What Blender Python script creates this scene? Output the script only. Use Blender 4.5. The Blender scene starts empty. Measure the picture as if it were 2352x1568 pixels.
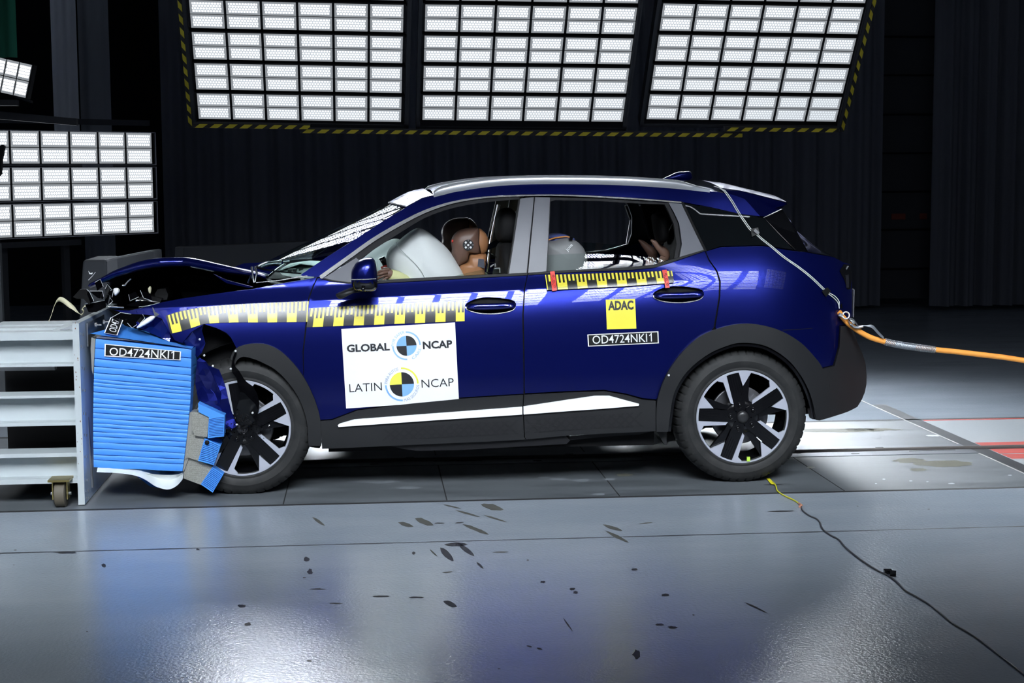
import bpy, bmesh, math, random
from mathutils import Vector, Matrix, geometry
random.seed(7)
sc = bpy.context.scene
COL = sc.collection

# ------------------------------------------------------------------ camera
FPX, PX, PY, CAMH = 3680.0, 1176.0, 784.0, 1.56
_Y = Vector((840 - PX, 410 - PY, FPX)).normalized()
_n = _Y.cross(Vector((1, -0.006, 0))).normalized()
if _n.y < 0: _n = -_n
_Z = -_n
_X = _Y.cross(_Z)
if _X.x < 0: _X = -_X
# rows = world axes expressed in image space (x right, y down, z forward)
CAMP = Vector((0, 0, CAMH))
cam_d = bpy.data.cameras.new('camera')
cam = bpy.data.objects.new('camera', cam_d); COL.objects.link(cam)
cam_d.sensor_fit = 'HORIZONTAL'; cam_d.sensor_width = 36.0
cam_d.lens = FPX / 2352 * 36.0
cam_d.clip_start = 0.05; cam_d.clip_end = 200
def _w(v):  # image-space vector -> world vector
    return Vector((_X.dot(v), _Y.dot(v), _Z.dot(v)))
r_, u_, b_ = _w(Vector((1, 0, 0))), _w(Vector((0, -1, 0))), _w(Vector((0, 0, -1)))
M = Matrix((r_, u_, b_)).transposed().to_4x4(); M.translation = CAMP
cam.matrix_world = M
sc.camera = cam

# ------------------------------------------------------------------ world, exposure
world = bpy.data.worlds.new('hall'); sc.world = world; world.use_nodes = True
world.node_tree.nodes['Background'].inputs[0].default_value = (0.5, 0.6, 0.8, 1)
world.node_tree.nodes['Background'].inputs[1].default_value = 0.03
sc.view_settings.view_transform = 'Standard'
sc.view_settings.look = 'None'
sc.view_settings.exposure = 0.12
sc.view_settings.gamma = 1.0
sc.view_settings.use_curve_mapping = False
# LED radiance on the beam axis and beam narrowness (cosine power) of the far, near and side light banks
LED_FAR, LED_NEAR, LED_SIDE = 420.0, 250.0, 60.0
BEAM_FAR, BEAM_NEAR, BEAM_SIDE = 30.0, 30.0, 16.0
GLOW = 0.6

# ------------------------------------------------------------------ projection helpers
def ray(x, y):
    return _w(Vector(((x - PX) / FPX, (y - PY) / FPX, 1.0)))
def P(x, y, Y):
    r = ray(x, y); return CAMP + r * (Y / r.y)
def G(x, y, z=0.0):
    r = ray(x, y); return CAMP + r * ((z - CAMH) / r.z)

# ------------------------------------------------------------------ materials
MATS = {}
def mat(name, col=(0.5, 0.5, 0.5), rough=0.5, metal=0.0, coat=0.0, spec=0.5, coat_rough=0.03, emit=None, noise=None, bump=None):
    if name in MATS: return MATS[name]
    m = bpy.data.materials.new(name); m.use_nodes = True
    nt = m.node_tree; b = nt.nodes['Principled BSDF']
    b.inputs['Base Color'].default_value = (*col, 1)
    b.inputs['Roughness'].default_value = rough
    b.inputs['Metallic'].default_value = metal
    b.inputs['Coat Weight'].default_value = coat
    b.inputs['Coat Roughness'].default_value = coat_rough
    b.inputs['Specular IOR Level'].default_value = spec
    if emit:
        b.inputs['Emission Color'].default_value = (*emit[0], 1); b.inputs['Emission Strength'].default_value = emit[1]
    if noise or bump:
        tc = nt.nodes.new('ShaderNodeTexCoord')
    if noise:   # (scale xyz, second colour, lo, hi)
        mp = nt.nodes.new('ShaderNodeMapping'); mp.inputs['Scale'].default_value = noise[0]
        nz = nt.nodes.new('ShaderNodeTexNoise'); nz.inputs['Scale'].default_value = 1.0; nz.inputs['Detail'].default_value = 6
        rp = nt.nodes.new('ShaderNodeMapRange'); rp.inputs['From Min'].default_value = noise[2]; rp.inputs['From Max'].default_value = noise[3]
        mx = nt.nodes.new('ShaderNodeMix'); mx.data_type = 'RGBA'
        mx.inputs['A'].default_value = (*col, 1); mx.inputs['B'].default_value = (*noise[1], 1)
        L = nt.links.new
        L(tc.outputs['Object'], mp.inputs['Vector']); L(mp.outputs['Vector'], nz.inputs['Vector'])
        L(nz.outputs['Fac'], rp.inputs['Value']); L(rp.outputs['Result'], mx.inputs['Factor'])
        L(mx.outputs['Result'], b.inputs['Base Color'])
    if bump:    # (scale, strength, distance)
        nz = nt.nodes.new('ShaderNodeTexNoise'); nz.inputs['Scale'].default_value = bump[0]; nz.inputs['Detail'].default_value = 2
        bp = nt.nodes.new('ShaderNodeBump'); bp.inputs['Strength'].default_value = bump[1]; bp.inputs['Distance'].default_value = bump[2]
        nt.links.new(tc.outputs['Object'], nz.inputs['Vector']); nt.links.new(nz.outputs['Fac'], bp.inputs['Height'])
        nt.links.new(bp.outputs['Normal'], b.inputs['Normal'])
    MATS[name] = m
    return m

BLUE = mat('blue_metallic_paint', (0.003, 0.008, 0.14), 0.31, metal=0.8, coat=0.6, coat_rough=0.015)
CLAD = mat('black_grained_plastic', (0.013, 0.0135, 0.015), 0.5, spec=0.35, bump=(900, 0.25, 0.001))
BLACKG = mat('gloss_black', (0.004, 0.004, 0.005), 0.12)
BLACKM = mat('matte_black', (0.006, 0.006, 0.007), 0.7, spec=0.2)
DARKIN = mat('dark_trim', (0.010, 0.010, 0.012), 0.6, spec=0.3)
PILLAR = mat('grey_satin_film', (0.125, 0.13, 0.15), 0.42, spec=0.5)
CHROME = mat('chrome', (0.85, 0.86, 0.88), 0.2, metal=0.75)
SATIN = mat('satin_silver', (0.62, 0.64, 0.68), 0.28, metal=1.0)
RAILM = mat('brushed_rail', (0.7, 0.72, 0.76), 0.3, metal=0.7)
SILVERP = mat('silver_trim', (0.93, 0.94, 0.96), 0.45)
WHITE = mat('white_board', (0.86, 0.87, 0.88), 0.45)
INK = mat('black_ink', (0.012, 0.013, 0.016), 0.5)
LBLUE = mat('light_blue_ink', (0.14, 0.38, 0.74), 0.5)
PBLUE = mat('pale_blue_ink', (0.30, 0.52, 0.82), 0.5)
YELL = mat('yellow_ink', (0.86, 0.74, 0.06), 0.38, coat=0.5, coat_rough=0.15)
TBLK = mat('tape_black', (0.010, 0.010, 0.010), 0.34, coat=0.5, coat_rough=0.15)
YELS = mat('yellow_sticker', (0.90, 0.78, 0.06), 0.5)
REDT = mat('red_tape', (0.80, 0.06, 0.04), 0.5)
RUBBER = mat('tyre_rubber', (0.016, 0.0165, 0.017), 0.6, spec=0.3, noise=((14, 14, 14), (0.030, 0.030, 0.030), 0.45, 0.75))
TXTR = mat('tyre_lettering', (0.035, 0.035, 0.035), 0.6)
RIMS = mat('machined_rim', (0.50, 0.52, 0.60), 0.36, metal=0.35)
RIMB = mat('gloss_black_rim', (0.004, 0.004, 0.005), 0.12, spec=0.5)
STEEL = mat('bare_steel', (0.45, 0.46, 0.48), 0.35, metal=1.0)
HCBLUE = mat('blue_foil', (0.06, 0.27, 0.78), 0.5, spec=0.4)
HCGREY = mat('aluminium_honeycomb', (0.34, 0.34, 0.31), 0.45, metal=0.5)
FRPWHT = mat('white_foil', (0.62, 0.66, 0.66), 0.3)
TROL = mat('white_painted_steel', (0.44, 0.485, 0.50), 0.45, noise=((3, 3, 3), (0.38, 0.42, 0.44), 0.5, 0.8))
TROLG = mat('worn_grey_steel', (0.30, 0.32, 0.34), 0.45)
PLATE = mat('plate_face', (0.55, 0.68, 0.86), 0.35)
RUST = mat('chipped_rust', (0.18, 0.09, 0.05), 0.8)
AIRB = mat('airbag_fabric', (0.76, 0.80, 0.79), 0.75, spec=0.2)
SKINB = mat('brown_vinyl', (0.155, 0.088, 0.066), 0.42, spec=0.4)
SKINT = mat('tan_vinyl', (0.36, 0.165, 0.075), 0.42, spec=0.4)
SKINF = mat('child_vinyl', (0.38, 0.22, 0.16), 0.38)
SEATK = mat('black_upholstery', (0.010, 0.010, 0.011), 0.75, spec=0.25)
DASH = mat('pale_dashboard', (0.55, 0.60, 0.58), 0.6)
CABLEW = mat('white_wire', (0.7, 0.71, 0.72), 0.4)
ORANGE = mat('orange_cable', (0.90, 0.36, 0.06), 0.45, noise=((6, 40, 40), (0.62, 0.20, 0.03), 0.55, 0.8))
GRIP = mat('steel_mesh', (0.5, 0.53, 0.57), 0.35, metal=1.0)
GREYC = mat('grey_cable', (0.055, 0.056, 0.06), 0.5)
YCAB = mat('yellow_cable', (0.75, 0.70, 0.03), 0.45)
CURT = mat('dark_curtain', (0.14, 0.15, 0.18), 0.85, spec=0.1)
CURTG = mat('grey_curtain', (0.82, 0.85, 0.92), 0.85, spec=0.1)
GREENC = mat('green_cloth', (0.03, 0.16, 0.10), 0.9, spec=0.1)
CONCR = mat('grey_block', (0.10, 0.105, 0.115), 0.8, spec=0.2)
BANKF = mat('bank_frame', (0.035, 0.037, 0.043), 0.5, spec=0.3)
BANKB = mat('bank_tray', (0.012, 0.012, 0.014), 0.6, spec=0.3)
CREAM = mat('cream_strap', (0.66, 0.62, 0.42), 0.6)
SEATG = mat('child_seat_grey', (0.24, 0.245, 0.25), 0.55)
SEATB = mat('child_seat_blue', (0.09, 0.12, 0.36), 0.6)
AMBER = mat('amber_plastic', (0.45, 0.16, 0.04), 0.3)
BRASS = mat('brass_wheel_fork', (0.45, 0.36, 0.14), 0.35, metal=1.0)
CASTR = mat('brown_caster_tyre', (0.10, 0.085, 0.06), 0.6)
PATCH = mat('grey_patch', (0.06, 0.065, 0.09), 0.5)
SLEEVE = mat('yellow_sleeve', (0.66, 0.68, 0.34), 0.7)
LAMPW = mat('headlamp_reflector', (0.92, 0.92, 0.93), 0.5)
NEON = mat('yellow_green_tag', (0.5, 0.8, 0.08), 0.5)

def glass_mat(name, tint, gloss):
    m = bpy.data.materials.new(name); m.use_nodes = True; nt = m.node_tree
    for n in list(nt.nodes): nt.nodes.remove(n)
    o = nt.nodes.new('ShaderNodeOutputMaterial'); mx = nt.nodes.new('ShaderNodeMixShader')
    t = nt.nodes.new('ShaderNodeBsdfTransparent'); t.inputs[0].default_value = (*tint, 1)
    g = nt.nodes.new('ShaderNodeBsdfGlossy'); g.inputs['Roughness'].default_value = 0.01
    f = nt.nodes.new('ShaderNodeFresnel'); f.inputs['IOR'].default_value = gloss
    L = nt.links.new
    ge = nt.nodes.new('ShaderNodeNewGeometry'); mr = nt.nodes.new('ShaderNodeMapRange'); mr.inputs['To Min'].default_value = gloss; mr.inputs['To Max'].default_value = 1/gloss
    L(ge.outputs['Backfacing'], mr.inputs['Value']); L(mr.outputs[0], f.inputs['IOR'])   # same reflectance from both sides of the thin pane
    L(f.outputs[0], mx.inputs[0]); L(t.outputs[0], mx.inputs[1]); L(g.outputs[0], mx.inputs[2]); L(mx.outputs[0], o.inputs[0])
    MATS[name] = m; return m
GLASS = glass_mat('tinted_windscreen_glass', (0.72, 0.85, 0.82), 1.55)
GLASSD = glass_mat('clear_side_glass', (0.80, 0.88, 0.86), 1.55)
PRIV = mat('privacy_glass', (0.004, 0.005, 0.006), 0.03, spec=0.5)

# ------------------------------------------------------------------ object helpers
def link(name, me, mats, parent=None, smooth=False, sharp=None):
    o = bpy.data.objects.new(name, me); COL.objects.link(o)
    for m in (mats if isinstance(mats, (list, tuple)) else [mats]): me.materials.append(m)
    if smooth:
        me.polygons.foreach_set('use_smooth', [True] * len(me.polygons))
        if sharp: me.set_sharp_from_angle(angle=math.radians(sharp))
    if parent: setpar(o, parent)
    return o
def setpar(o, p):
    o.parent = p; o.matrix_parent_inverse = WM(p).inverted()
def WM(o):
    m = o.matrix_basis.copy()
    return WM(o.parent) @ o.matrix_parent_inverse @ m if o.parent else m
def tag(o, label=None, cat=None, group=None, kind=None):
    if label: o['label'] = label
    if cat: o['category'] = cat
    if group: o['group'] = group
    if kind: o['kind'] = kind
    return o
def thing(name, label, cat, loc, group=None):
    o = bpy.data.objects.new(name, None); COL.objects.link(o); o.location = loc
    o.empty_display_size = 0.1
    return tag(o, label, cat, group)
class MB:
    """collects faces, then builds ONE mesh"""
    def __init__(s): s.v = []; s.f = []; s.m = []
    def add(s, vs, fs, mi=0):
        k = len(s.v); s.v += [tuple(v) for v in vs]; s.f += [tuple(i + k for i in f) for f in fs]; s.m += [mi] * len(fs)
    def box(s, a, b, mi=0):
        (x0, y0, z0), (x1, y1, z1) = a, b
        s.add([(x0,y0,z0),(x1,y0,z0),(x1,y1,z0),(x0,y1,z0),(x0,y0,z1),(x1,y0,z1),(x1,y1,z1),(x0,y1,z1)],
              [(0,3,2,1),(4,5,6,7),(0,1,5,4),(1,2,6,5),(2,3,7,6),(3,0,4,7)], mi)
    def obox(s, o, ax, ay, az, mi=0):   # origin + three edge vectors
        o, ax, ay, az = map(Vector, (o, ax, ay, az))
        vs = [o, o+ax, o+ax+ay, o+ay, o+az, o+ax+az, o+ax+ay+az, o+ay+az]
        s.add(vs, [(0,3,2,1),(4,5,6,7),(0,1,5,4),(1,2,6,5),(2,3,7,6),(3,0,4,7)], mi)
    def prism(s, pts, d, mi=0):          # polygon + extrusion vector
        pts = [Vector(p) for p in pts]; d = Vector(d); n = len(pts)
        s.add(pts + [p + d for p in pts], [tuple(range(n))[::-1], tuple(range(n, 2*n))] + [(i, (i+1) % n, (i+1) % n + n, i + n) for i in range(n)], mi)
    def poly(s, pts, mi=0): s.add(pts, [tuple(range(len(pts)))], mi)
    def grid(s, rows, mi=0, closed=False):
        n = len(rows[0]); vs = [p for r in rows for p in r]; fs = []
        for i in range(len(rows) - 1):
            for j in range(n if closed else n - 1):
                j2 = (j + 1) % n
                fs.append((i*n+j, i*n+j2, (i+1)*n+j2, (i+1)*n+j))
        s.add(vs, fs, mi)
    def tube(s, pts, r, seg=8, mi=0, cap=True):
        pts = [Vector(p) for p in pts]; rows = []
        up = Vector((0.13, 0.31, 1)).normalized()
        for i, p in enumerate(pts):
            t = (pts[min(i+1, len(pts)-1)] - pts[max(i-1, 0)]).normalized()
            a = t.cross(up).normalized(); b = a.cross(t)
            rr = r[i] if isinstance(r, (list, tuple)) else r
            rows.append([p + (a * math.cos(q) + b * math.sin(q)) * rr for q in [2*math.pi*k/seg for k in range(seg)]])
        s.grid(rows, mi, closed=True)
        if cap:
            s.poly(rows[0], mi); s.poly(rows[-1][::-1], mi)
    def lathe(s, prof, seg, c, mi=0, fn=None):   # prof (radius, y) about the Y axis through c
        rows = []
        for k, (r, y) in enumerate(prof):
            rows.append([Vector((c[0] + (r - (fn(k, i) if fn else 0)) * math.cos(2*math.pi*i/seg), c[1] + y, c[2] + (r - (fn(k, i) if fn else 0)) * math.sin(2*math.pi*i/seg))) for i in range(seg)])
        s.grid(rows, mi, closed=True)
    def mesh(s, name):
        me = bpy.data.meshes.new(name); me.from_pydata([tuple(v) for v in s.v], [], s.f)
        me.polygons.foreach_set('material_index', s.m); me.update(); return me
    def build(s, name, mats, parent=None, smooth=False, sharp=None, fix=True):
        me = s.mesh(name)
        if fix:
            bm = bmesh.new(); bm.from_mesh(me); bmesh.ops.recalc_face_normals(bm, faces=bm.faces); bm.to_mesh(me); bm.free()
        return link(name, me, mats, parent, smooth, sharp)

def lerp(a, b, t): return a + (b - a) * t
def interp(tab, x):
    if x <= tab[0][0]: return tab[0][1]
    for (x0, y0), (x1, y1) in zip(tab, tab[1:]):
        if x <= x1: return y0 + (y1 - y0) * (x - x0) / (x1 - x0)
    return tab[-1][1]
def sstep(a, b, x):
    t = min(1, max(0, (x - a) / (b - a))); return t*t*(3-2*t)
def catmull(pts, n, closed=False):
    pts = [tuple(p) for p in pts]; N = len(pts); out = []
    rng = N if closed else N - 1
    for i in range(rng):
        if closed: p = [pts[(i + k) % N] for k in (-1, 0, 1, 2)]
        else: p = [pts[max(i-1, 0)], pts[i], pts[i+1], pts[min(i+2, N-1)]]
        for k in range(n):
            t = k / n
            out.append(tuple(0.5*((2*b) + (-a+c)*t + (2*a-5*b+4*c-d)*t*t + (-a+3*b-3*c+d)*t**3) for a, b, c, d in zip(*p)))
    if not closed: out.append(pts[-1])
    return out
def resample(pts, n):
    pts = [Vector(p) for p in pts]; L = [0]
    for a, b in zip(pts, pts[1:]): L.append(L[-1] + (b - a).length)
    out = []; j = 0
    for k in range(n):
        s = L[-1] * k / (n - 1)
        while j < len(pts) - 2 and L[j+1] < s: j += 1
        d = L[j+1] - L[j]; out.append(pts[j].lerp(pts[j+1], (s - L[j]) / d if d else 0))
    return out
def prism_px(mb, px, Y0, Y1, mi=0):
    pts = [P(x, y, Y0) for x, y in px]; mb.prism(pts, (0, Y1 - Y0, 0), mi)
def inflate(mb, px, Yc, hw, p=2.6, n=12, mi=0, smooth=4, shrink=None):
    """rounded solid whose silhouette in the plane Y=Yc is the outline"""
    pts = [P(x, y, Yc) for x, y in (catmull(px, smooth, True) if smooth else px)]
    c = sum(pts, Vector()) / len(pts); rows = []
    if shrink: c = P(*shrink, Yc)
    for k in range(n + 1):
        a = -math.pi/2 + math.pi * k / n
        y = math.copysign(abs(math.sin(a)) ** (2/p), math.sin(a)) * hw; s = max(abs(math.cos(a)), 1e-3) ** (2/p)
        rows.append([Vector((c.x + (q.x - c.x) * s, Yc + y, c.z + (q.z - c.z) * s)) for q in pts])
    mb.grid(rows, mi, closed=True); mb.poly(rows[0][::-1], mi); mb.poly(rows[-1], mi)

def text_mesh(body, bold=0.0):
    cu = bpy.data.curves.new('t', 'FONT'); cu.body = body; cu.size = 1.0; cu.offset = bold; cu.resolution_u = 3
    ob = bpy.data.objects.new('t', cu); COL.objects.link(ob)
    bpy.context.view_layer.update()
    me = bpy.data.meshes.new_from_object(ob.evaluated_get(bpy.context.evaluated_depsgraph_get()))
    vs = [v.co.copy() for v in me.vertices]; fs = [tuple(p.vertices) for p in me.polygons]
    bpy.data.objects.remove(ob); bpy.data.curves.remove(cu); bpy.data.meshes.remove(me)
    x0 = min(v.x for v in vs); x1 = max(v.x for v in vs)
    return [((v.x - x0) / (x1 - x0), v.y / 0.73) for v in vs], fs   # x 0..1, y in cap heights
def text_line(mb, body, a, b, cap, fn, mi=0, bold=0.0, skew=(0, 0)):
    """text from pixel a to pixel b along its baseline, cap height in pixels; fn maps a pixel to a point"""
    if body.endswith('1'):      # the figure one with its flag
        vs, fs = text_mesh(body[:-1], bold); vs = [(x*.905, y) for x, y in vs]; k = len(vs)
        vs += [(.966,0),(.983,0),(.983,1),(.972,1),(.962,.86),(.940,.74),(.940,.64),(.966,.76)]; fs = list(fs) + [(k, k+1, k+2, k+3, k+4, k+7), (k+4, k+5, k+6, k+7)]
    else: vs, fs = text_mesh(body, bold)
    d = (b[0]-a[0], b[1]-a[1]); L = math.hypot(*d); n = (d[1]/L, -d[0]/L)
    mb.add([fn(a[0] + d[0]*x + n[0]*cap*y, a[1] + d[1]*x + n[1]*cap*y) for x, y in vs], fs, mi)
def text_arc(mb, body, c, r, a0, a1, cap, fn, mi=0, bold=0.0, outward=True):
    vs, fs = text_mesh(body, bold); out = []
    for x, y in vs:
        a = math.radians(lerp(a0, a1, x)); rr = r + cap*y if outward else r - cap*y
        out.append(fn(c[0] + rr*math.cos(a), c[1] - rr*math.sin(a)))
    mb.add(out, fs, mi)
# ------------------------------------------------------------------ floor
def floor_mat(name, c1, c2, rough, bump, sc_=(1.2, 1.2, 1.2), spec=0.5, rvar=0.08):
    m = bpy.data.materials.new(name); m.use_nodes = True; nt = m.node_tree; b = nt.nodes['Principled BSDF']; L = nt.links.new
    tc = nt.nodes.new('ShaderNodeTexCoord'); mp = nt.nodes.new('ShaderNodeMapping'); mp.inputs['Scale'].default_value = sc_
    n1 = nt.nodes.new('ShaderNodeTexNoise'); n1.inputs['Scale'].default_value = 1; n1.inputs['Detail'].default_value = 8; n1.inputs['Roughness'].default_value = .6
    mr = nt.nodes.new('ShaderNodeMapRange'); mr.inputs['From Min'].default_value = .35; mr.inputs['From Max'].default_value = .7
    mx = nt.nodes.new('ShaderNodeMix'); mx.data_type = 'RGBA'; mx.inputs['A'].default_value = (*c1, 1); mx.inputs['B'].default_value = (*c2, 1)
    L(tc.outputs['Object'], mp.inputs[0]); L(mp.outputs[0], n1.inputs['Vector']); L(n1.outputs['Fac'], mr.inputs['Value']); L(mr.outputs[0], mx.inputs['Factor']); L(mx.outputs['Result'], b.inputs['Base Color'])
    r2 = nt.nodes.new('ShaderNodeMapRange'); r2.inputs['To Min'].default_value = rough-rvar; r2.inputs['To Max'].default_value = rough+rvar; L(n1.outputs['Fac'], r2.inputs['Value']); L(r2.outputs[0], b.inputs['Roughness'])
    n2 = nt.nodes.new('ShaderNodeTexNoise'); n2.inputs['Scale'].default_value = bump[0]; n2.inputs['Detail'].default_value = 2; L(tc.outputs['Object'], n2.inputs['Vector'])
    bp = nt.nodes.new('ShaderNodeBump'); bp.inputs['Strength'].default_value = bump[1]; bp.inputs['Distance'].default_value = bump[2]; L(n2.outputs['Fac'], bp.inputs['Height']); L(bp.outputs[0], b.inputs['Normal'])
    b.inputs['Specular IOR Level'].default_value = spec
    MATS[name] = m; return m
FLOORM = floor_mat('grey_painted_floor', (.30,.345,.40), (.34,.38,.43), .2, (75, .35, .004), (.9, 2.4, 1))
TRACKM = floor_mat('worn_track_plate', (.085,.095,.105), (.15,.165,.18), .42, (30, .15, .003), (1.2, 6, 1), rvar=.12)
TRACKR = floor_mat('pale_floor_slab', (.26,.285,.30), (.30,.32,.33), .45, (40, .15, .003))
RAILD = mat('rail_dark', (.05,.052,.058), .4, metal=.6)
SEAM = mat('floor_seam', (.02,.02,.022), .8)
SCUFF = mat('floor_chip', (.075,.075,.066), .8); SCUFF2 = mat('floor_chip_dark', (.03,.03,.033), .6)
REDF = mat('red_floor_paint', (.50,.045,.03), .45, noise=((8, 30, 8), (.30,.06,.045), .55, .7)); YELF = mat('yellow_floor_paint', (.42,.34,.05), .5)
STAIN = mat('oil_stain', (.17,.165,.125), .3); DUST = mat('white_dust', (.55,.58,.62), .8)
YA, YBt, YRl, YCt, XC = 6.79, 7.66, 8.795, 9.91, 3.42
def flat(name, x0, x1, y0, y1, m, z=0.0, nx=1):
    mb = MB(); mb.grid([[(lerp(x0, x1, i/nx), y, z) for i in range(nx+1)] for y in (y0, y1)])
    me = mb.mesh(name); o = link(name, me, m); 
    for p in me.polygons:
        if p.normal.z < 0: p.flip()
    return tag(o, kind='structure')
XL, XR = -9, 12
# near slab, with the chips in its paint
fl = MB(); fl.grid([[(x, y, 0) for x in (XL, XR)] for y in (-2, YBt)]); 
def chip(px, mi, z=.0008): fl.poly([G(x, y, z) for x, y in px], mi)
def blob(cx, cy, rx, ry, seed, mi=2, ang=0.0, n=14, z=.0008):
    r = random.Random(seed); pts = []
    for k in range(n):
        a = 2*math.pi*k/n; q = r.uniform(.65, 1.15); u, v = rx*q*math.cos(a), ry*q*math.sin(a); pts.append((cx + u*math.cos(ang) - v*math.sin(ang), cy + u*math.sin(ang) + v*math.cos(ang)))
    chip(pts, mi, z)
def leafp(x0, y0, x1, y1, w, mi=1):
    d = math.hypot(x1-x0, y1-y0); nx, ny = -(y1-y0)/d, (x1-x0)/d; r = random.Random(int(x0+y0))
    prof = [(0,0),(.12,.5),(.3,.9),(.5,1),(.7,.85),(.88,.5),(1,0)]
    pts = [(lerp(x0,x1,t)+nx*w*q*r.uniform(.7,1.1), lerp(y0,y1,t)+ny*w*q*r.uniform(.7,1.1)) for t, q in prof] + [(lerp(x0,x1,t)-nx*w*q*r.uniform(.7,1.1), lerp(y0,y1,t)-ny*w*q*r.uniform(.7,1.1)) for t, q in prof[-2:0:-1]]
    chip(pts, mi)
for a in ((1018,1158,1060,1168,2.0),(1045,1171,1103,1187,2.4),(1110,1182,1166,1199,2.4),(1062,1203,1123,1227,4.5),(1104,1158,1157,1170,7),(953,1190,996,1206,7),(914,1199,950,1209,5),(717,1187,747,1207,3.5),(1384,1204,1430,1219,4.5),(1390,1218,1445,1246,4),(1466,1203,1500,1199,1.5),(987,1261,1005,1278,2),(1130,1268,1170,1267,1.6),(1015,1315,1040,1312,1.5)): leafp(*a)
for a in ((997,1201,1022,1201,1.6),(1044,1201,1066,1199,1.6),(1011,1257,1042,1288,8),(1050,1246,1090,1277,6),(1020,1250,1075,1250,5),(1094,1290,1111,1306,3),(1018,1380,1050,1393,6),(1709,1382,1764,1408,2.2),(1760,1174,1828,1173,1.6),(1752,1113,1800,1112,1.2),(1209,1482,1222,1485,2),(1232,1487,1246,1491,2),(1293,1418,1316,1450,1.8)): leafp(*a, mi=2)
for i, a in enumerate(((704,1284,7,6),(712,1312,7,7),(699,1326,4,1.5),(1462,1503,10,11),(1530,1366,10,4),(1545,1440,12,3),(1515,1434,10,3),(1314,1352,8,4),(1322,1360,6,4),(1247,1336,7,3),(569,1433,9,4),(555,1391,10,4),(711,1517,6,2.5),(238,1298,6,5),(32,1297,2,1),(420,1556,4,1.5),(200,1450,3,1.5),(955,1371,20,2),(875,1369,22,2),(770,1385,18,1.6),(730,1352,18,1.5),(1458,1307,8,3),(950,1270,4,4),(1146,1535,4,1.5),(1212,1286,3,2),(150,1268,26,3),(35,1263,4,1.5),(454,1261,4,2),(1970,1162,3,1),(2133,1169,3,1),(1593,1412,3,2))): blob(*a, seed=i)
# irregular seam between slabs
r = random.Random(4); up, lo = [], []
for k in range(241):
    X = lerp(XL, XR, k/240); w = .004 + .004*r.random(); up.append(Vector((X, YA+w, .0006))); lo.append(Vector((X, YA-w, .0006)))
fl.grid([lo, up], 2)
o = fl.build('floor', [FLOORM, SCUFF, SCUFF2]); tag(o, kind='structure')
for p in o.data.polygons:
    if p.normal.z < 0: p.flip()
# guide-rail lane of steel plates
tr = MB(); tr.grid([[(x, y, 0) for x in (XL, XC)] for y in (YBt, YCt)])
for X in (-.42, .37, 1.22, 2.35): tr.box((X-.003, YBt+.02, 0), (X+.003, YCt, .0007), 1)
r = random.Random(9)
def ground_blob(m, cx, cy, rx, ry, mi, n=18, z=.0009):
    pts = []
    for k in range(n):
        a = 2*math.pi*k/n; q = r.uniform(.75, 1.12); pts.append(G(cx + rx*q*math.cos(a), cy + ry*q*math.sin(a), z))
    m.poly(pts, mi)
for a in ((2090,1057,42,6,2),(2165,1064,68,8,2),(2110,1078,22,4,2),(1920,988,110,4.5,2),(1990,986,80,3,2),(1862,1073,11,2,2),(2012,1110,3,1,3),(2030,1100,4,1,3),(2185,1110,8,1.6,3),(2092,1104,4,1,3),(2145,1000,18,2,3),(2130,1106,3,1,3),(2320,1091,5,1,3),(1335,1103,18,4,4),(1280,1100,20,3,4),(1375,1135,16,3,4),(1250,1096,16,2,4),(1400,1100,14,3,4),(1435,1090,22,3,2),(860,1106,60,4,4),(940,1120,30,3,4)): ground_blob(tr, *a)
o = tr.build('floor_track', [TRACKM, SEAM, STAIN, DUST, mat('plate_scuff', (.20,.22,.24), .6)]); tag(o, kind='structure')
for p in o.data.polygons:
    if p.normal.z < 0 and abs(p.normal.z) > .9: p.flip()
rail = MB(); 
for a, b, mi, z in ((YBt-.018, YBt+.012, 1, .0012), (YRl-.15, YRl-.02, 0, .003), (YRl+.02, YRl+.15, 0, .003), (YRl-.02, YRl+.02, 1, .001), (YCt-.02, YCt+.02, 1, .0012)):
    rail.box((XL, a, -.01), (XR if mi == 1 else XC, b, z), mi)
rail.tube([(XL, YRl, .006), (XR, YRl, .006)], .012, 8, 2)
for X in [XL + .9*k for k in range(24)]:
    if X < XC - .1: rail.box((X, YRl-.10, .003), (X+.045, YRl-.085, .0042), 1); rail.box((X+.2, YRl+.085, .003), (X+.245, YRl+.10, .0042), 1); rail.box((X+.35, YRl-.05, .003), (X+.62, YRl-.045, .0042), 1)
tag(rail.build('trim_1', [mat('rail_plate', (.14,.15,.17), .38, metal=.5), SEAM, mat('tow_rope', (.10,.09,.085), .5)]), kind='structure')
# slabs to the right of the lane, red marks
s2 = MB(); s2.grid([[(x, y, 0) for x in (XC, XR)] for y in (YBt, YCt)], 0)
s2.box((XC-.008, YBt-.6, -.01), (XC+.004, 11.4, .0014), 3); s2.box((XC+.005, YBt, -.01), (XC+.10, 10.6, .0012), 4)
for a, b in ((YRl+.035, YRl+.20), (YRl-.17, YRl-.025), (YRl-.34, YRl-.20)): s2.box((XC+.11, a, -.01), (XR, b, .0011), 1)
s2.box((XC+.11, YCt-.06, -.01), (XR, YCt-.03, .0013), 1); s2.box((XC+.9, YCt-.03, -.01), (XR, YCt+.07, .0013), 2)
tag(s2.build('floor_slab', [TRACKR, REDF, YELF, mat('bright_edge', (.36,.36,.35), .5), RAILD]), kind='structure')
s3 = MB(); s3.grid([[(x, y, 0) for x in (XL, XR)] for y in (YCt, 24)]); o = s3.build('floor_back', FLOORM); tag(o, kind='structure')
for p in o.data.polygons:
    if p.normal.z < 0: p.flip()

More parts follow.
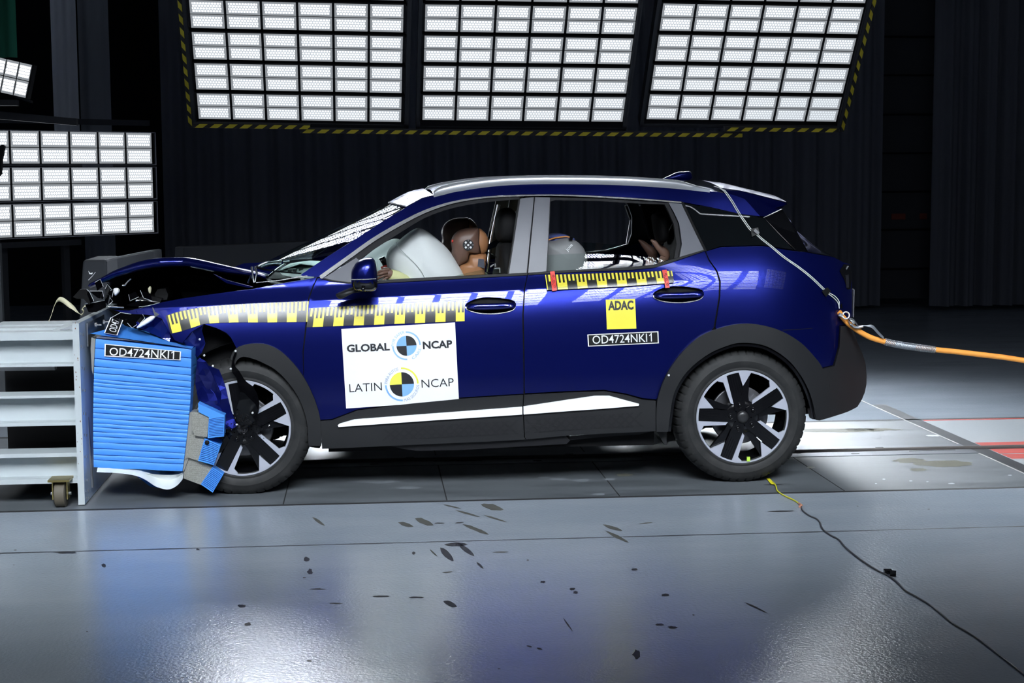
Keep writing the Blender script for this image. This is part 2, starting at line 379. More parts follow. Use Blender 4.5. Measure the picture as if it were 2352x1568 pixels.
# ------------------------------------------------------------------ light banks
def led_mat(name, power, beam):
    m = bpy.data.materials.new(name); m.use_nodes = True; nt = m.node_tree; L = nt.links.new
    for n in list(nt.nodes): nt.nodes.remove(n)
    out = nt.nodes.new('ShaderNodeOutputMaterial'); em = nt.nodes.new('ShaderNodeEmission'); em.inputs[0].default_value = (.86, .925, 1.0, 1)
    uv = nt.nodes.new('ShaderNodeUVMap'); sp = nt.nodes.new('ShaderNodeSeparateXYZ'); L(uv.outputs[0], sp.inputs[0])
    def mth(op, a, b=None):
        n = nt.nodes.new('ShaderNodeMath'); n.operation = op
        for i, v in enumerate((a, b)):
            if v is None: continue
            if isinstance(v, (int, float)): n.inputs[i].default_value = v
            else: L(v, n.inputs[i])
        return n.outputs[0]
    # UV: x 0..10 columns, y 0..4 rows of LEDs; every second row shifted half a pitch
    rowi = mth('FLOOR', sp.outputs[1]); odd = mth('MODULO', rowi, 2.0)
    xs = mth('ADD', sp.outputs[0], mth('MULTIPLY', odd, .5))
    fx = mth('SUBTRACT', mth('FRACT', xs), .5); fy = mth('SUBTRACT', mth('FRACT', sp.outputs[1]), .5)
    d = mth('SQRT', mth('ADD', mth('MULTIPLY', fx, fx), mth('MULTIPLY', fy, fy)))
    ge = nt.nodes.new('ShaderNodeNewGeometry'); dp = nt.nodes.new('ShaderNodeVectorMath'); dp.operation = 'DOT_PRODUCT'; L(ge.outputs['Incoming'], dp.inputs[0]); L(ge.outputs['Normal'], dp.inputs[1])
    lobe = mth('POWER', mth('MAXIMUM', dp.outputs['Value'], 0.0), beam)      # beam profile of the LED lenses
    dot = mth('MULTIPLY', mth('LESS_THAN', d, .33), lobe)
    inx = mth('MULTIPLY', mth('GREATER_THAN', sp.outputs[0], 0.0), mth('LESS_THAN', sp.outputs[0], 10.0)); iny = mth('MULTIPLY', mth('GREATER_THAN', sp.outputs[1], 0.0), mth('LESS_THAN', sp.outputs[1], 4.0))
    ins = mth('MULTIPLY', inx, iny)
    st = mth('ADD', mth('MULTIPLY', mth('MULTIPLY', dot, ins), power), mth('ADD', mth('MULTIPLY', ins, GLOW*.55), GLOW*.5))
    L(st, em.inputs[1]); L(em.outputs[0], out.inputs[0]); MATS[name] = m; return m
def stripe_mat():
    m = bpy.data.materials.new('hazard_stripes'); m.use_nodes = True; nt = m.node_tree; b = nt.nodes['Principled BSDF']; L = nt.links.new
    uv = nt.nodes.new('ShaderNodeUVMap'); sp = nt.nodes.new('ShaderNodeSeparateXYZ'); L(uv.outputs[0], sp.inputs[0])
    a = nt.nodes.new('ShaderNodeMath'); a.operation = 'MULTIPLY_ADD'; a.inputs[1].default_value = .35; L(sp.outputs[1], a.inputs[0]); L(sp.outputs[0], a.inputs[2])
    f = nt.nodes.new('ShaderNodeMath'); f.operation = 'FRACT'; L(a.outputs[0], f.inputs[0]); g = nt.nodes.new('ShaderNodeMath'); g.operation = 'GREATER_THAN'; g.inputs[1].default_value = .45; L(f.outputs[0], g.inputs[0])
    mx = nt.nodes.new('ShaderNodeMix'); mx.data_type = 'RGBA'; mx.inputs['A'].default_value = (.008,.008,.008,1); mx.inputs['B'].default_value = (.62,.50,.02,1); L(g.outputs[0], mx.inputs['Factor']); L(mx.outputs['Result'], b.inputs['Base Color'])
    b.inputs['Roughness'].default_value = .6; return m
HAZ = stripe_mat()
def led_mesh(w, h, up, rt):
    """one LED module: shallow housing with the lit plate (UV in LED pitches)"""
    n = rt.cross(up).normalized()      # towards the viewer side
    if n.y > 0 and False: n = -n
    v = [Vector(), rt*w, rt*w + up*h, up*h]; f = [p + n*.012 for p in v]
    me = bpy.data.meshes.new('led_module'); me.from_pydata([tuple(p) for p in v + f], [], [(4,5,6,7),(0,1,5,4),(1,2,6,5),(2,3,7,6),(3,0,4,7)]); me.update()
    uvl = me.uv_layers.new(name='UVMap'); mx, my = .8, .7
    for li, (u, q) in zip(me.polygons[0].loop_indices, ((-mx,-my),(10+mx,-my),(10+mx,4+my),(-mx,4+my))): uvl.data[li].uv = (u, q)
    for p in me.polygons: p.material_index = 0 if p.index == 0 else 1
    return me
def stripe(name, a, b, wd, n, parent, pitch=.125):
    """flat striped strip from a to b, width vector wd"""
    me = bpy.data.meshes.new(name); th = n*.006; a, b = Vector(a), Vector(b)
    q = [a, b, b+wd, a+wd]; me.from_pydata([tuple(p+th) for p in q] + [tuple(p-th) for p in q], [], [(0,1,2,3),(7,6,5,4),(0,4,5,1),(1,5,6,2),(2,6,7,3),(3,7,4,0)]); me.update()
    uvl = me.uv_layers.new(name='UVMap'); Ln = (b-a).length/pitch
    for p in me.polygons:
        for li in p.loop_indices:
            k = me.loops[li].vertex_index % 4; uvl.data[li].uv = ((0, Ln, Ln, 0)[k], (0, 0, 1, 1)[k])
    return link(name, me, HAZ, parent)
def bank(label, bl, br, up, ncol, nrow, m, gx, gy, cell_h, mods=2, tray_gap=.035, frame=True, fw=.035, hazards=(), loc=None, name='light_bank', group=None, extra=0.0):
    """bl, br = lower corners of the frame; gx = side margins, gy = lower margin"""
    rt = (br - bl).normalized(); W_ = (br - bl).length; up = (up - rt*up.dot(rt)).normalized(); n = rt.cross(up).normalized()
    Hh = gy + nrow*cell_h + .06
    root = thing(name, label, 'light bank', tuple((bl + br)/2), group)
    cw = (W_ - gx[0] - gx[1])/ncol; cm = cell_h - tray_gap
    if frame:
        mb = MB()
        for o, a, b in ((bl, rt*W_, up*fw), (bl + up*(Hh-fw), rt*W_, up*fw), (bl, rt*fw, up*Hh), (br - rt*fw, rt*fw, up*Hh)): mb.obox(o - n*.10, a, b, n*.13)
        mb.build('frame', BANKF, root)
    lm = led_mesh(cw*.93, cm/mods*.955, up, rt)
    lm.materials.append(m); lm.materials.append(BANKF)
    for r_i in range(nrow):
        o = bl + rt*gx[0] + up*(gy + r_i*cell_h)
        mb = MB(); mb.obox(o - n*.09 - rt*.012, rt*(cw*ncol+.024), up*cm, n*.088); mb.obox(o - n*.09 - rt*.016, rt*.006, up*cm, n*.12); mb.obox(o - n*.09 + rt*(cw*ncol+.01), rt*.006, up*cm, n*.12)
        row = mb.build('lamp_row', BANKB, root)
        for c in range(ncol):
            for k in range(mods):
                d = bpy.data.objects.new('led_module', lm); COL.objects.link(d); d.location = o + rt*(cw*(c+.035)) + up*(cm/mods*(k+.02)); setpar(d, row)
    for hz in hazards:
        if hz == 'b': stripe('hazard_tape', bl - up*.034 + n*.03, br - up*.034 + n*.03, up*.030, n, root)
        if hz == 'l': stripe('hazard_tape', bl - rt*.034 + n*.03 - up*.02, bl - rt*.034 + up*(Hh*.72) + n*.03, rt*.030, n, root)
        if hz == 'r': stripe('hazard_tape', br + rt*.004 + n*.03 - up*.02, br + rt*.004 + up*(Hh*.72) + n*.03, rt*.030, n, root)
        if isinstance(hz, tuple): stripe('hazard_tape', hz[0], hz[1], hz[2], n, root)
    return root
LEDF, LEDN, LEDS = led_mat('led_far', LED_FAR, BEAM_FAR), led_mat('led_near', LED_NEAR, BEAM_NEAR), led_mat('led_side', LED_SIDE, BEAM_SIDE)
UPF = Vector((0, -.61, .79))
D0 = 14.0
nn = Vector((0,-.79,-.61))
bank('left one of the three hanging LED light banks', P(443,283,D0), P(938,291,D0), UPF, 6, 6, LEDF, (.045,.055), .055, .300, hazards=('l',), group='hanging LED light banks over the far side')
bank('middle one of the three hanging LED light banks', P(955,294,D0), P(1437,298,D0), UPF, 6, 6, LEDF, (.045,.03), .092, .296, group='hanging LED light banks over the far side')
bank('right one of the three hanging LED light banks', P(1468,287,D0), P(1928,293,D0), UPF, 6, 6, LEDF, (.045,.04), .070, .300, hazards=('r',), group='hanging LED light banks over the far side')
for a, b, lab in ((P(443,284.5,D0-.17), P(712,288,D0-.17), 'short yellow and black striped bar under the left light bank'), (P(690,297,D0-.11), P(1705,307,D0-.11), 'long yellow and black striped bar under the middle light bank'), (P(1665,292.5,D0-.17), P(1926,295.5,D0-.17), 'short yellow and black striped bar under the right light bank')):
    rtb = (b-a).normalized(); hb = stripe('hazard_bar', a, b, Vector((0,0,-.032)), Vector((0,-1,0)), None); m2 = MB(); m2.obox(a + Vector((0,.012,-.03)), b-a, Vector((0,.05,0)), Vector((0,0,.045))); m2.build('bar', BANKF, hb); tag(hb, lab, 'striped bar', 'striped bars under the light banks')
# the same banks hang on this side of the lane, above the camera's head
for k, lab in enumerate(('leftmost', 'second from left', 'middle', 'second from right', 'rightmost')):
    xs = (-4.4 + 1.95*k, -2.56 + 1.95*k)
    tn = math.radians((2-k)*4); dx_ = Vector((math.cos(tn), math.sin(tn)*1.0, 0)); cN = Vector(((xs[0]+xs[1])/2, 3.2 - .28*abs(k-2)*0 + .07*(k-2)**2, 2.6)); hw_ = (xs[1]-xs[0])/2
    bank('%s LED light bank of the five hanging on the camera side' % lab, cN + dx_*hw_, cN - dx_*hw_, Vector((-dx_.y*.61, dx_.x*.61, .79)), 6, 6, LEDN, (.045,.045), .07, .300, group='LED light banks over the camera side')
# standing bank at the left, three trays
a, b = P(-42,548,14.1), P(357,533,15.3)
sb = bank('standing LED light bank with three trays at the left edge', a, b, Vector((0,0,1)), 6, 3, LEDS, (.0,.012), .0, .318, tray_gap=.03, frame=False)
rt = (b-a).normalized(); nrm = rt.cross(Vector((0,0,1)))
mb = MB(); 
for k in range(3):
    o = a + Vector((0,0,k*.318-.012)); mb.obox(o - nrm*.12, rt*((b-a).length+.012), Vector((0,0,.006)), nrm*.15); mb.obox(o - nrm*.12 + Vector((0,0,.298)), rt*((b-a).length+.012), Vector((0,0,.006)), nrm*.15); mb.obox(o + rt*(b-a).length - nrm*.12, rt*.012, Vector((0,0,.30)), nrm*.15)
mb.build('tray_housing', mat('tray_grey', (.6,.6,.66), .5), sb)
mb = MB(); mb.obox(a + Vector((0,0,.99)) - nrm*.1, rt*((b-a).length), Vector((0,0,.05)), nrm*.06); mb.build('crossbar', BANKF, sb); mb = MB(); mb.obox(a + Vector((0,0,-.09)) - nrm*.1, rt*((b-a).length*.55), Vector((0,0,.05)), nrm*.1)
mb.build('crossbar', BANKF, sb)
for t in (.15, .5):
    mb = MB(); mb.obox(a + rt*t*(b-a).length - nrm*.2 - Vector((0,0,a.z)), rt*.06, Vector((0,0,a.z+.2)), nrm*.05); mb.build('stand_leg', BANKF, sb)
# small tilted bank at the upper left
a, b, c = P(-28,206,13.0), P(60,226,13.0), P(88,149,13.0)
fl2 = bank('small tilted LED floodlight at the upper left edge', a, b, (c-b), 3, 1, LEDS, (.0,.0), .0, (c-b).length, tray_gap=.012, frame=False, name='floodlight')
mb = MB(); mb.obox(P(-60,242,13.15), P(38,242,13.15)-P(-60,242,13.15), Vector((0,.1,0)), Vector((0,0,.045))); mb.obox(P(28,222,13.2), P(70,236,13.2)-P(28,222,13.2), Vector((0,.1,0)), Vector((0,0,.02))); mb.build('bracket', BANKF, fl2)

# ------------------------------------------------------------------ background
def curtain(name, label, x0, x1, Y, z0, z1, m, amp=.06, wl=.28, seed=1, cat='curtain', taper=0.0):
    rnd = random.Random(seed); n = int((x1-x0)/.02); ph = [rnd.uniform(0, 6.28) for _ in range(4)]
    def dy(x, t): return amp*(math.sin(2*math.pi*x/wl + ph[0] + .8*math.sin(x*1.7+ph[1])) + .5*math.sin(2*math.pi*x/(wl*.43) + ph[2]) + .4*math.sin(x*2.1+ph[3]))*(.5+.5*t)
    mb = MB(); mb.grid([[(lerp(x0, x1, i/n) , Y + dy(lerp(x0, x1, i/n), t), lerp(z1, z0, t)) for i in range(n+1)] for t in (0, .25, .5, .75, 1)])
    o = mb.build(name, m, None, smooth=True); return tag(o, label, cat, 'hall curtains' if cat == 'curtain' else None)
mb = MB(); mb.box((-9, 20.5, 0), (14, 20.6, 9)); tag(mb.build('wall_back', mat('dark_wall', (.012,.013,.016), .9, spec=.1)), kind='structure')
xa = P(1180, 500, 18.2).x
curtain('curtain', 'wide black curtain behind the car, left half', P(378,500,18.3).x, xa, 18.3, .05, 7.5, CURT, .05, .34, 3)
curtain('curtain', 'wide black curtain behind the car, right half', xa-.05, P(2022,500,18.2).x, 18.2, .05, 7.5, CURT, .05, .30, 5)
curtain('curtain', 'dark folded curtain at the right edge of the hall', P(2140,500,18.0).x, 12.0, 18.0, .05, 7.5, CURT, .07, .26, 8)
curtain('curtain', 'pale grey curtain at the upper left, beside the small floodlight', P(118,150,17).x, P(176,150,17).x, 17.0, 1.95, 7.5, CURTG, .05, .26, 12)
curtain('curtain', 'darker grey curtain at the upper left, right of the pale one', P(177,150,17).x, P(247,150,17).x, 17.1, .3, 7.5, mat('mid_curtain', (.26,.28,.32), .85, spec=.1), .04, .3, 14)
curtain('cloth', 'dark green cloth hanging in the upper left corner', P(-40,60,12.6).x, P(36,60,12.6).x, 12.6, P(20,132,12.6).z, 5, GREENC, .03, .2, 15, cat='cloth')
mb = MB()   # panelled wall strip between the curtains
x0, x1 = P(2016,400,18.6).x, P(2146,400,18.6).x
mb.box((x0, 18.6, 0.1), (x1, 18.7, 7.5))
for y in (-5, 85, 173, 263, 352, 440, 527, 617): zz = P(2080, y, 18.6).z; mb.box((x0, 18.575, zz-.012), (x1, 18.6, zz+.012), 1)
zz = P(2080, 497, 18.58).z; mb.box((P(2048,497,18.58).x, 18.585, zz-.035), (P(2080,497,18.58).x, 18.6, zz+.035), 2); mb.box((P(2113,497,18.58).x, 18.585, zz-.035), (P(2130,497,18.58).x, 18.6, zz+.035), 2)
tag(mb.build('wall_right', [mat('panel_wall', (.06,.065,.075), .8, spec=.15), BLACKM, mat('dull_red', (.25,.05,.03), .7)]), kind='structure')
mb = MB(); pts = [P(188,600,10.6), P(196,597,10.6), P(232,597,10.6), P(258,690,10.6), P(262,760,10.6), P(180,760,10.6)]
pts = [P(190,600,11.2), P(196,596.5,11.2), P(245,596,11.2), P(250,760,11.2), P(180,760,11.2)]
mb.prism(pts, (.0,.55,0)); 
q = [P(228,597,11.25), P(352,573,12.6), P(364,760,12.6), P(228,760,11.25)]; mb.prism(q, (.02,.35,0))
q2 = [P(196,596,11.2), P(345,574,12.6), P(352,573,12.6), P(245,596,11.2)]
o = mb.build('concrete_block', CONCR); md = o.modifiers.new('b', 'BEVEL'); md.width = .02; md.segments = 2; tag(o, 'grey block behind the crumpled bonnet', 'block')
mb = MB(); q = [P(402,568,15), P(420,568,15), P(715,554,15), P(722,700,15), P(402,700,15)]; mb.prism(q, (0,.3,0)); mb.prism([P(408,568,14.98), P(421,568,14.98), P(421,690,14.98), P(408,690,14.98)], (0,.02,0)); o = mb.build('low_wall', CONCR); tag(o, 'long low grey wall standing in the dark behind the bonnet', 'low wall')
mb = MB(); mb.prism([P(-30,253,13.6), P(175,272,13.6), P(175,288,13.6), P(-30,271,13.6)], (0,.1,0)); o = mb.build('cable_tray', BANKF); tag(o, 'dark horizontal cable tray below the small floodlight', 'cable tray')
mb = MB(); mb.box((P(-30,500,12).x, 12, 0), (P(-3,500,12).x, 12.06, P(0,560,12).z)); o = mb.build('post', mat('post_grey', (.12,.13,.14), .6)); tag(o, 'grey post at the left edge above the barrier trolley', 'post')
mb = MB(); mb.prism([P(-20,345,11.8), P(5,332,11.8), P(10,336,11.8), P(4,366,11.8), P(2,400,11.8), P(-20,420,11.8)], (0,.05,0)); o = mb.build('cable_bundle', BLACKM); tag(o, 'black cable end in front of the standing light bank', 'cable')

# ------------------------------------------------------------------ floor cable
FC = thing('ground_cable', 'thin yellow and grey cable on the floor from the rear wheel to the lower right', 'cable', tuple(G(1840,1160)))
def gtube(px, r, m, name, z=None):
    mb = MB(); mb.tube(resample([G(x, y, (z or r)+.001) for x, y in catmull(px, 4)], 12*len(px)), r, 8); return mb.build(name, m, FC, smooth=True)
gtube([(1775,1107),(1780,1112),(1783,1118),(1785,1126),(1795,1134),(1806,1140),(1825,1149),(1838,1158)], .0035, YCAB, 'yellow_wire')
mb = MB(); mb.grid([[G(1760,1098,.006), G(1767,1097,.006)], [G(1772,1112,.005), G(1781,1112,.005)]]); mb.build('yellow_plug', YCAB, FC)
mb = MB(); mb.tube([G(1835,1156,.006), G(1841,1160,.007), G(1837,1163,.006)], .006, 6); mb.build('copper_joint', mat('copper', (.55,.25,.16), .4), FC)
gtube([(1840,1160),(1844,1172),(1860,1184),(1876,1191),(1884,1200),(1886,1208),(1893,1218),(1910,1230),(1927,1239),(1940,1255),(1960,1272),(1990,1294),(2020,1312),(2038,1320),(2060,1336),(2080,1356),(2105,1370),(2135,1388),(2160,1408),(2190,1432),(2240,1462),(2290,1500),(2362,1556)], .0036, GREYC, 'grey_wire')
mb = MB(); mb.obox(G(2032,1318,.004), (.03,-.005,0), (.004,.03,0), (0,0,.014)); mb.obox(G(2044,1322,.004), (.02,-.012,0), (.008,.02,0), (0,0,.018)); mb.build('connector', BLACKG, FC)
# ------------------------------------------------------------------ the car's body surface
Y0, YC = 7.93, 8.82
_pz = [(P(710, 693, Y0)), (P(1201, 667, Y0)), (P(1535, 646, Y0))]
def zcrease(X): return interp([(p.x, p.z) for p in _pz], X) if X > _pz[0].x else _pz[0].z + 0.035*(X - _pz[0].x)
U_S = [(-.36,0),(-.30,.01),(-.22,.04),(-.15,.09),(-.10,.17),(-.06,.26),(-.025,.36),(-.003,.42),(.003,.03),(.04,.02),(.068,.06),(.085,.30),(.20,.34),(.30,.40),(.44,.50),(.50,.70),(.55,1.05),(.62,1.8)]
A_S = [(.075,0),(.09,.22),(.40,.16),(.5,0)]      # extra lean of the front pillar
H_S = [(.60,0),(.75,.02),(.85,.06),(.93,.13),(1.0,.22),(1.06,.34),(1.12,.48),(1.18,.58),(1.24,.56),(1.30,.44),(1.42,.46),(1.50,.62),(1.56,1.0),(1.62,1.8)]
L_S = [(.05,-.6),(.16,-.40),(.24,-.14),(.34,-.04),(.42,-.02),(.46,-.09),(.54,-.06),(.62,0)]
def cum(tab, a, b, ref, n=1400):
    xs = [a + (b-a)*i/n for i in range(n+1)]; ys = [0.0]
    for i in range(n): ys.append(ys[-1] + (b-a)/n * interp(tab, (xs[i]+xs[i+1])/2))
    k = int((ref-a)/(b-a)*n); off = ys[k]
    return a, b, [y - off for y in ys]
def lut(t, x):
    a, b, ys = t; q = (x-a)/(b-a)*(len(ys)-1)
    if q <= 0: return ys[0]
    if q >= len(ys)-1: return ys[-1]
    i = int(q); return ys[i] + (ys[i+1]-ys[i])*(q-i)
A_T = cum(A_S, -.5, .8, -.36)
U_T, H_T, L_T = cum(U_S, -.5, .8, -.36), cum(H_S, .3, 1.8, .6), cum(L_S, 0, .8, .64)
def F(X, Z):
    w = sstep(1.30, 1.80, X)
    y = Y0 + (1-w)*lut(U_T, Z - zcrease(X)) + w*lut(H_T, Z) + lut(L_T, Z)
    if X < 0.55: y += (1-sstep(.15, .55, X))*lut(A_T, Z - zcrease(X))
    if X > 1.95: y += 0.30*max(0, (X-1.95)/0.62)**2.4
    if X < -0.75: y += 0.10*((-0.75-X)/0.6)**2
    return y
def S(x, y, off=0.0):   # pixel -> point on the body surface
    r = ray(x, y); Y = 7.95
    for _ in range(14):
        p = CAMP + r*(Y/r.y); Y = 0.5*Y + 0.5*F(p.x, p.z)
    p = CAMP + r*(Y/r.y)
    return Vector((p.x, F(p.x, p.z) - off, p.z))
def inside(pt, poly):
    x, y = pt; c = False; n = len(poly)
    for i in range(n):
        (x1, y1), (x2, y2) = poly[i], poly[i-1]
        if (y1 > y) != (y2 > y) and x < (x2-x1)*(y-y1)/(y2-y1)+x1: c = not c
    return c
def dens(pts, step):
    out = []; n = len(pts)
    for i in range(n):
        a, b = Vector(pts[i]), Vector(pts[(i+1) % n]); k = max(1, int((b-a).length/step))
        out += [a.lerp(b, j/k) for j in range(k)]
    return out
def edge_dist(p, poly):
    d = 9
    for i in range(len(poly)):
        a, b = poly[i-1], poly[i]; ab = b - a; L2 = ab.length_squared
        t = 0 if L2 == 0 else max(0, min(1, (p-a).dot(ab)/L2)); d = min(d, (a + ab*t - p).length)
    return d
def skin(px, off=0.0, step=0.024, xz=False, fn=None, holes=()):
    """triangulated patch of the body surface inside a pixel outline -> (verts, tris, boundary count)"""
    pts = [Vector((p[0], p[1])) for p in px] if xz else [Vector((q.x, q.z)) for q in (S(*p) for p in px)]
    pts = dens(pts, step)
    x0 = min(p.x for p in pts); x1 = max(p.x for p in pts); z0 = min(p.y for p in pts); z1 = max(p.y for p in pts)
    inner = []; pl = [(p.x, p.y) for p in pts]
    rel = []; u = -1.2
    while u < 0.9:
        rel.append(u); u += step if not (-0.07 < u < 0.075) else step*0.4
    rel += [-0.004, 0.004]
    nx = int((x1-x0)/step)
    for i in range(1, nx+1):
        X = x0 + step*(i-0.5)
        for u in rel:
            z = zcrease(X) + u
            if z0 < z < z1 and inside((X, z), pl):
                v = Vector((X, z))
                if edge_dist(v, pts) > step*0.3: inner.append(v)
    allv = pts + inner; n = len(pts)
    hs = [dens([Vector((q.x, q.z)) for q in (S(*p) for p in h)], step*.6) for h in holes]; eg = [(i, (i+1) % n) for i in range(n)]
    for h in hs:
        hp = [(p.x, p.y) for p in h]; allv = allv[:n] + [v for v in allv[n:] if not inside((v.x, v.y), hp) and edge_dist(v, h) > step*.3]
    for h in hs:
        k = len(allv); allv += h; eg += [(k+i, k+(i+1) % len(h)) for i in range(len(h))]
    r = geometry.delaunay_2d_cdt(allv, eg, [tuple(range(n))], 1, 1e-5)
    V, fs, orig = r[0], r[2], r[3]
    for h in hs:
        hp = [(p.x, p.y) for p in h]; fs = [f for f in fs if not inside(sum((V[i] for i in f), Vector((0,0)))/len(f), hp)]
    m = {}
    for k, o in enumerate(orig):
        for q in o: m.setdefault(q, k)
    vs = []
    for v in V:
        p = Vector((v.x, F(v.x, v.y) - off, v.y))
        vs.append(fn(p) if fn else p)
    b = [m[i] for i in range(n)]
    return vs, [tuple(f) for f in fs], b
def normal_at(X, Z, e=0.003):
    dx = (F(X+e, Z) - F(X-e, Z))/(2*e); dz = (F(X, Z+e) - F(X, Z-e))/(2*e)
    return Vector((dx, -1, dz)).normalized()
MIRROR = []
def panel(name, px, m, parent, off=0.0, thick=0.018, step=0.024, mirror=False, fn=None, analytic=True, xz=False, holes=()):
    vs, fs, b = skin(px, off, step, xz, fn, holes)
    nf, nb = len(vs), len(b)
    # orient outward (-Y)
    fs2 = []
    for f in fs:
        a, c, d = (vs[f[0]], vs[f[1]], vs[f[2]])
        fs2.append(f if (c-a).cross(d-a).y < 0 else f[::-1])
    V = list(vs); Fc = list(fs2)
    k = len(V)
    V += [vs[i] for i in b] + [vs[i] + Vector((0, thick, 0)) for i in b]
    n = len(b)
    area = sum(vs[b[i]].x*vs[b[(i+1) % n]].z - vs[b[(i+1) % n]].x*vs[b[i]].z for i in range(n))
    for i in range(n):
        j = (i+1) % n; q = (k+i, k+j, k+n+j, k+n+i)
        Fc.append(q if area < 0 else q[::-1])
    me = bpy.data.meshes.new(name); me.from_pydata([tuple(v) for v in V], [], Fc); me.update()
    me.polygons.foreach_set('use_smooth', [True]*len(me.polygons))
    if analytic and not fn:
        nl = []
        for p in me.polygons:
            for li in range(p.loop_start, p.loop_start+p.loop_total):
                vi = me.loops[li].vertex_index
                nl.append(tuple(normal_at(V[vi].x, V[vi].z)) if vi < nf else tuple(p.normal))
        me.normals_split_custom_set(nl)
    o = link(name, me, m, parent)
    if mirror: MIRROR.append(o)
    return o
def mirrored(o, name=None, parent=None):
    me = bpy.data.meshes.new(name or o.name.split('.')[0])
    me.from_pydata([(v.co.x, 2*YC - v.co.y, v.co.z) for v in o.data.vertices], [], [tuple(p.vertices)[::-1] for p in o.data.polygons])
    me.update(); me.polygons.foreach_set('use_smooth', [True]*len(me.polygons)); me.set_sharp_from_angle(angle=math.radians(40))
    for m in o.data.materials: pass
    q = link(name or o.name.split('.')[0], me, list(o.data.materials), parent or o.parent)
    me.polygons.foreach_set('material_index', [p.material_index for p in o.data.polygons])
    return q

# ------------------------------------------------------------------ the car
CAR = thing('car', 'dark blue car with a crushed front, standing against the blue crash barrier', 'car', (0.62, YC, 0))
A_FRONT_OUT = [(738,1022),(736,964.6),(725.5,923),(705,877.5),(680,840),(647,807),(613,790),(580,788),(551,794.6),(537,805)]
A_FRONT_IN = [(709,1022),(705,964.6),(688,915),(663,877.5),(634,848.5),(605,832),(580,822),(560,818),(547,824),(540,836)]
A_REAR_OUT = [(1506,990),(1506.6,933),(1515,894),(1534,851),(1567,806),(1609,770),(1658,750.6),(1703,742.5),(1749,746),(1794.5,760),(1837,786),(1866,815.7),(1885.6,842),(1902,884),(1905,952)]
A_REAR_IN = [(1532.6,990),(1537.5,949),(1547,900),(1576.5,851.5),(1625,812),(1674,791),(1707,786),(1755.5,793),(1804,822),(1837,861),(1859.5,907),(1872.5,963)]
A_REAR_IN = catmull(A_REAR_IN, 4); A_REAR_OUT = catmull(A_REAR_OUT, 4); A_FRONT_OUT = catmull(A_FRONT_OUT, 4); A_FRONT_IN = catmull(A_FRONT_IN, 4)
BELT_F = [(735.5,638),(760,645),(800,650),(866,650),(1000,642.5),(1120,636),(1209,631.5)]
BELT_R = [(1213,631),(1256,628),(1346,623),(1446,619.5),(1503,614),(1556,597),(1617,576)]
def handle_outline(cx, cy):
    return catmull([(cx-58,cy-2),(cx-52,cy-9),(cx-34,cy-17),(cx-10,cy-20.5),(cx+22,cy-19),(cx+50,cy-14),(cx+57,cy-8),(cx+58,cy-1),(cx+50,cy+9),(cx+28,cy+15),(cx-2,cy+17.5),(cx-34,cy+14.5),(cx-54,cy+7)], 3, True)
HF, HR = (1127, 703), (1558, 677.5)
# front door, rear door, front wing, rear wing ------------------------------------------
fd = panel('front_door', BELT_F + [(1210.5,632),(1203,664),(1199.5,724),(1201.5,808),(1202.5,892),(1202,904),(1130,908),(1054,913),(940,924),(820,940),(762,962),(735,964)] +
      [(725,923),(707,882),(698,864),(697.5,808),(704.5,752),(711.5,682),(722,655),(729,640)], BLUE, CAR, mirror=True, holes=[handle_outline(*HF)])
rdoor = panel('rear_door', BELT_R + [(1619,578),(1627,597.5),(1645,624),(1651.5,646),(1650.5,681),(1645,717),(1639,752)] +
      [p for p in A_REAR_OUT[::-1] if p[0] < 1636 and p[1] < 915] + [(1507,917),(1476,914),(1440,904),(1388,895),(1300,898),(1206,903),(1205,892),(1204.5,808),(1202.7,724),(1206,664),(1212,633)], BLUE, CAR, mirror=True, holes=[handle_outline(*HR)])
WING = [(728,636.5),(711,640),(663,648),(620,656),(580,664),(540,668.5),(497.5,674),(455,680),(414.6,686),(373,694),(330,706),(296,713),(262,712),
        (290,720),(330,722),(352,724),(372,732),(385.6,757),(402,782),(419,787),(439.5,762),(468.5,744),(497.5,753),(520,764),(531,776),(543,799),(551,795)] + A_FRONT_OUT[:-6:1][::-1][2:]
WING = [p for p in WING if not (p[1] > 880)] + [(696.5,862),(695,808),(701,752),(708,684),(718,657)]
def dent(p):
    q = Vector(p); w = sstep(-0.72, -1.25, p.x)
    q.y += w*(0.05 + 0.03*math.sin(9*p.x + 14*p.z) + 0.02*math.sin(23*p.x - 11*p.z)); return q
wing = panel('front_wing', WING, BLUE, CAR, fn=None)
rwing = panel('rear_wing', [(1621.5,577.5),(1655,567.5),(1753,565),(1820,576),(1846,578.5),(1915,590.5),(1938.6,603),(1953,607),(1957,664),(1956.5,717),(1954,746),(1928,747),(1924.6,796),(1913,838),(1886,845)] +
      [p for p in A_REAR_OUT[::-1] if 1645 < p[0] < 1885] + [(1643,752),(1649,717),(1654.5,681),(1655.5,646),(1648.5,623),(1630,596.5)], BLUE, CAR, mirror=True)
fl = panel('fuel_flap_seam', [(1798,757.5),(1866,753),(1866,754),(1798,758.6)], BLACKM, rwing, off=0.0012, thick=0.002)
# added dark sheet just behind the panels: blocks light leaking through the shut lines
panel('light_block_skin', [(735,645)] + BELT_F[3:] + BELT_R + [(1660,572),(1820,580),(1930,604),(1950,640),(1948,740),(1915,840),(1886,850)] + A_REAR_OUT[::-1][3:] + [(1300,1000),(900,1018),(745,1022),(730,960),(700,880),(690,850),(700,700)],
      BLACKM, CAR, off=-0.026, thick=0.01, step=0.06, analytic=False)
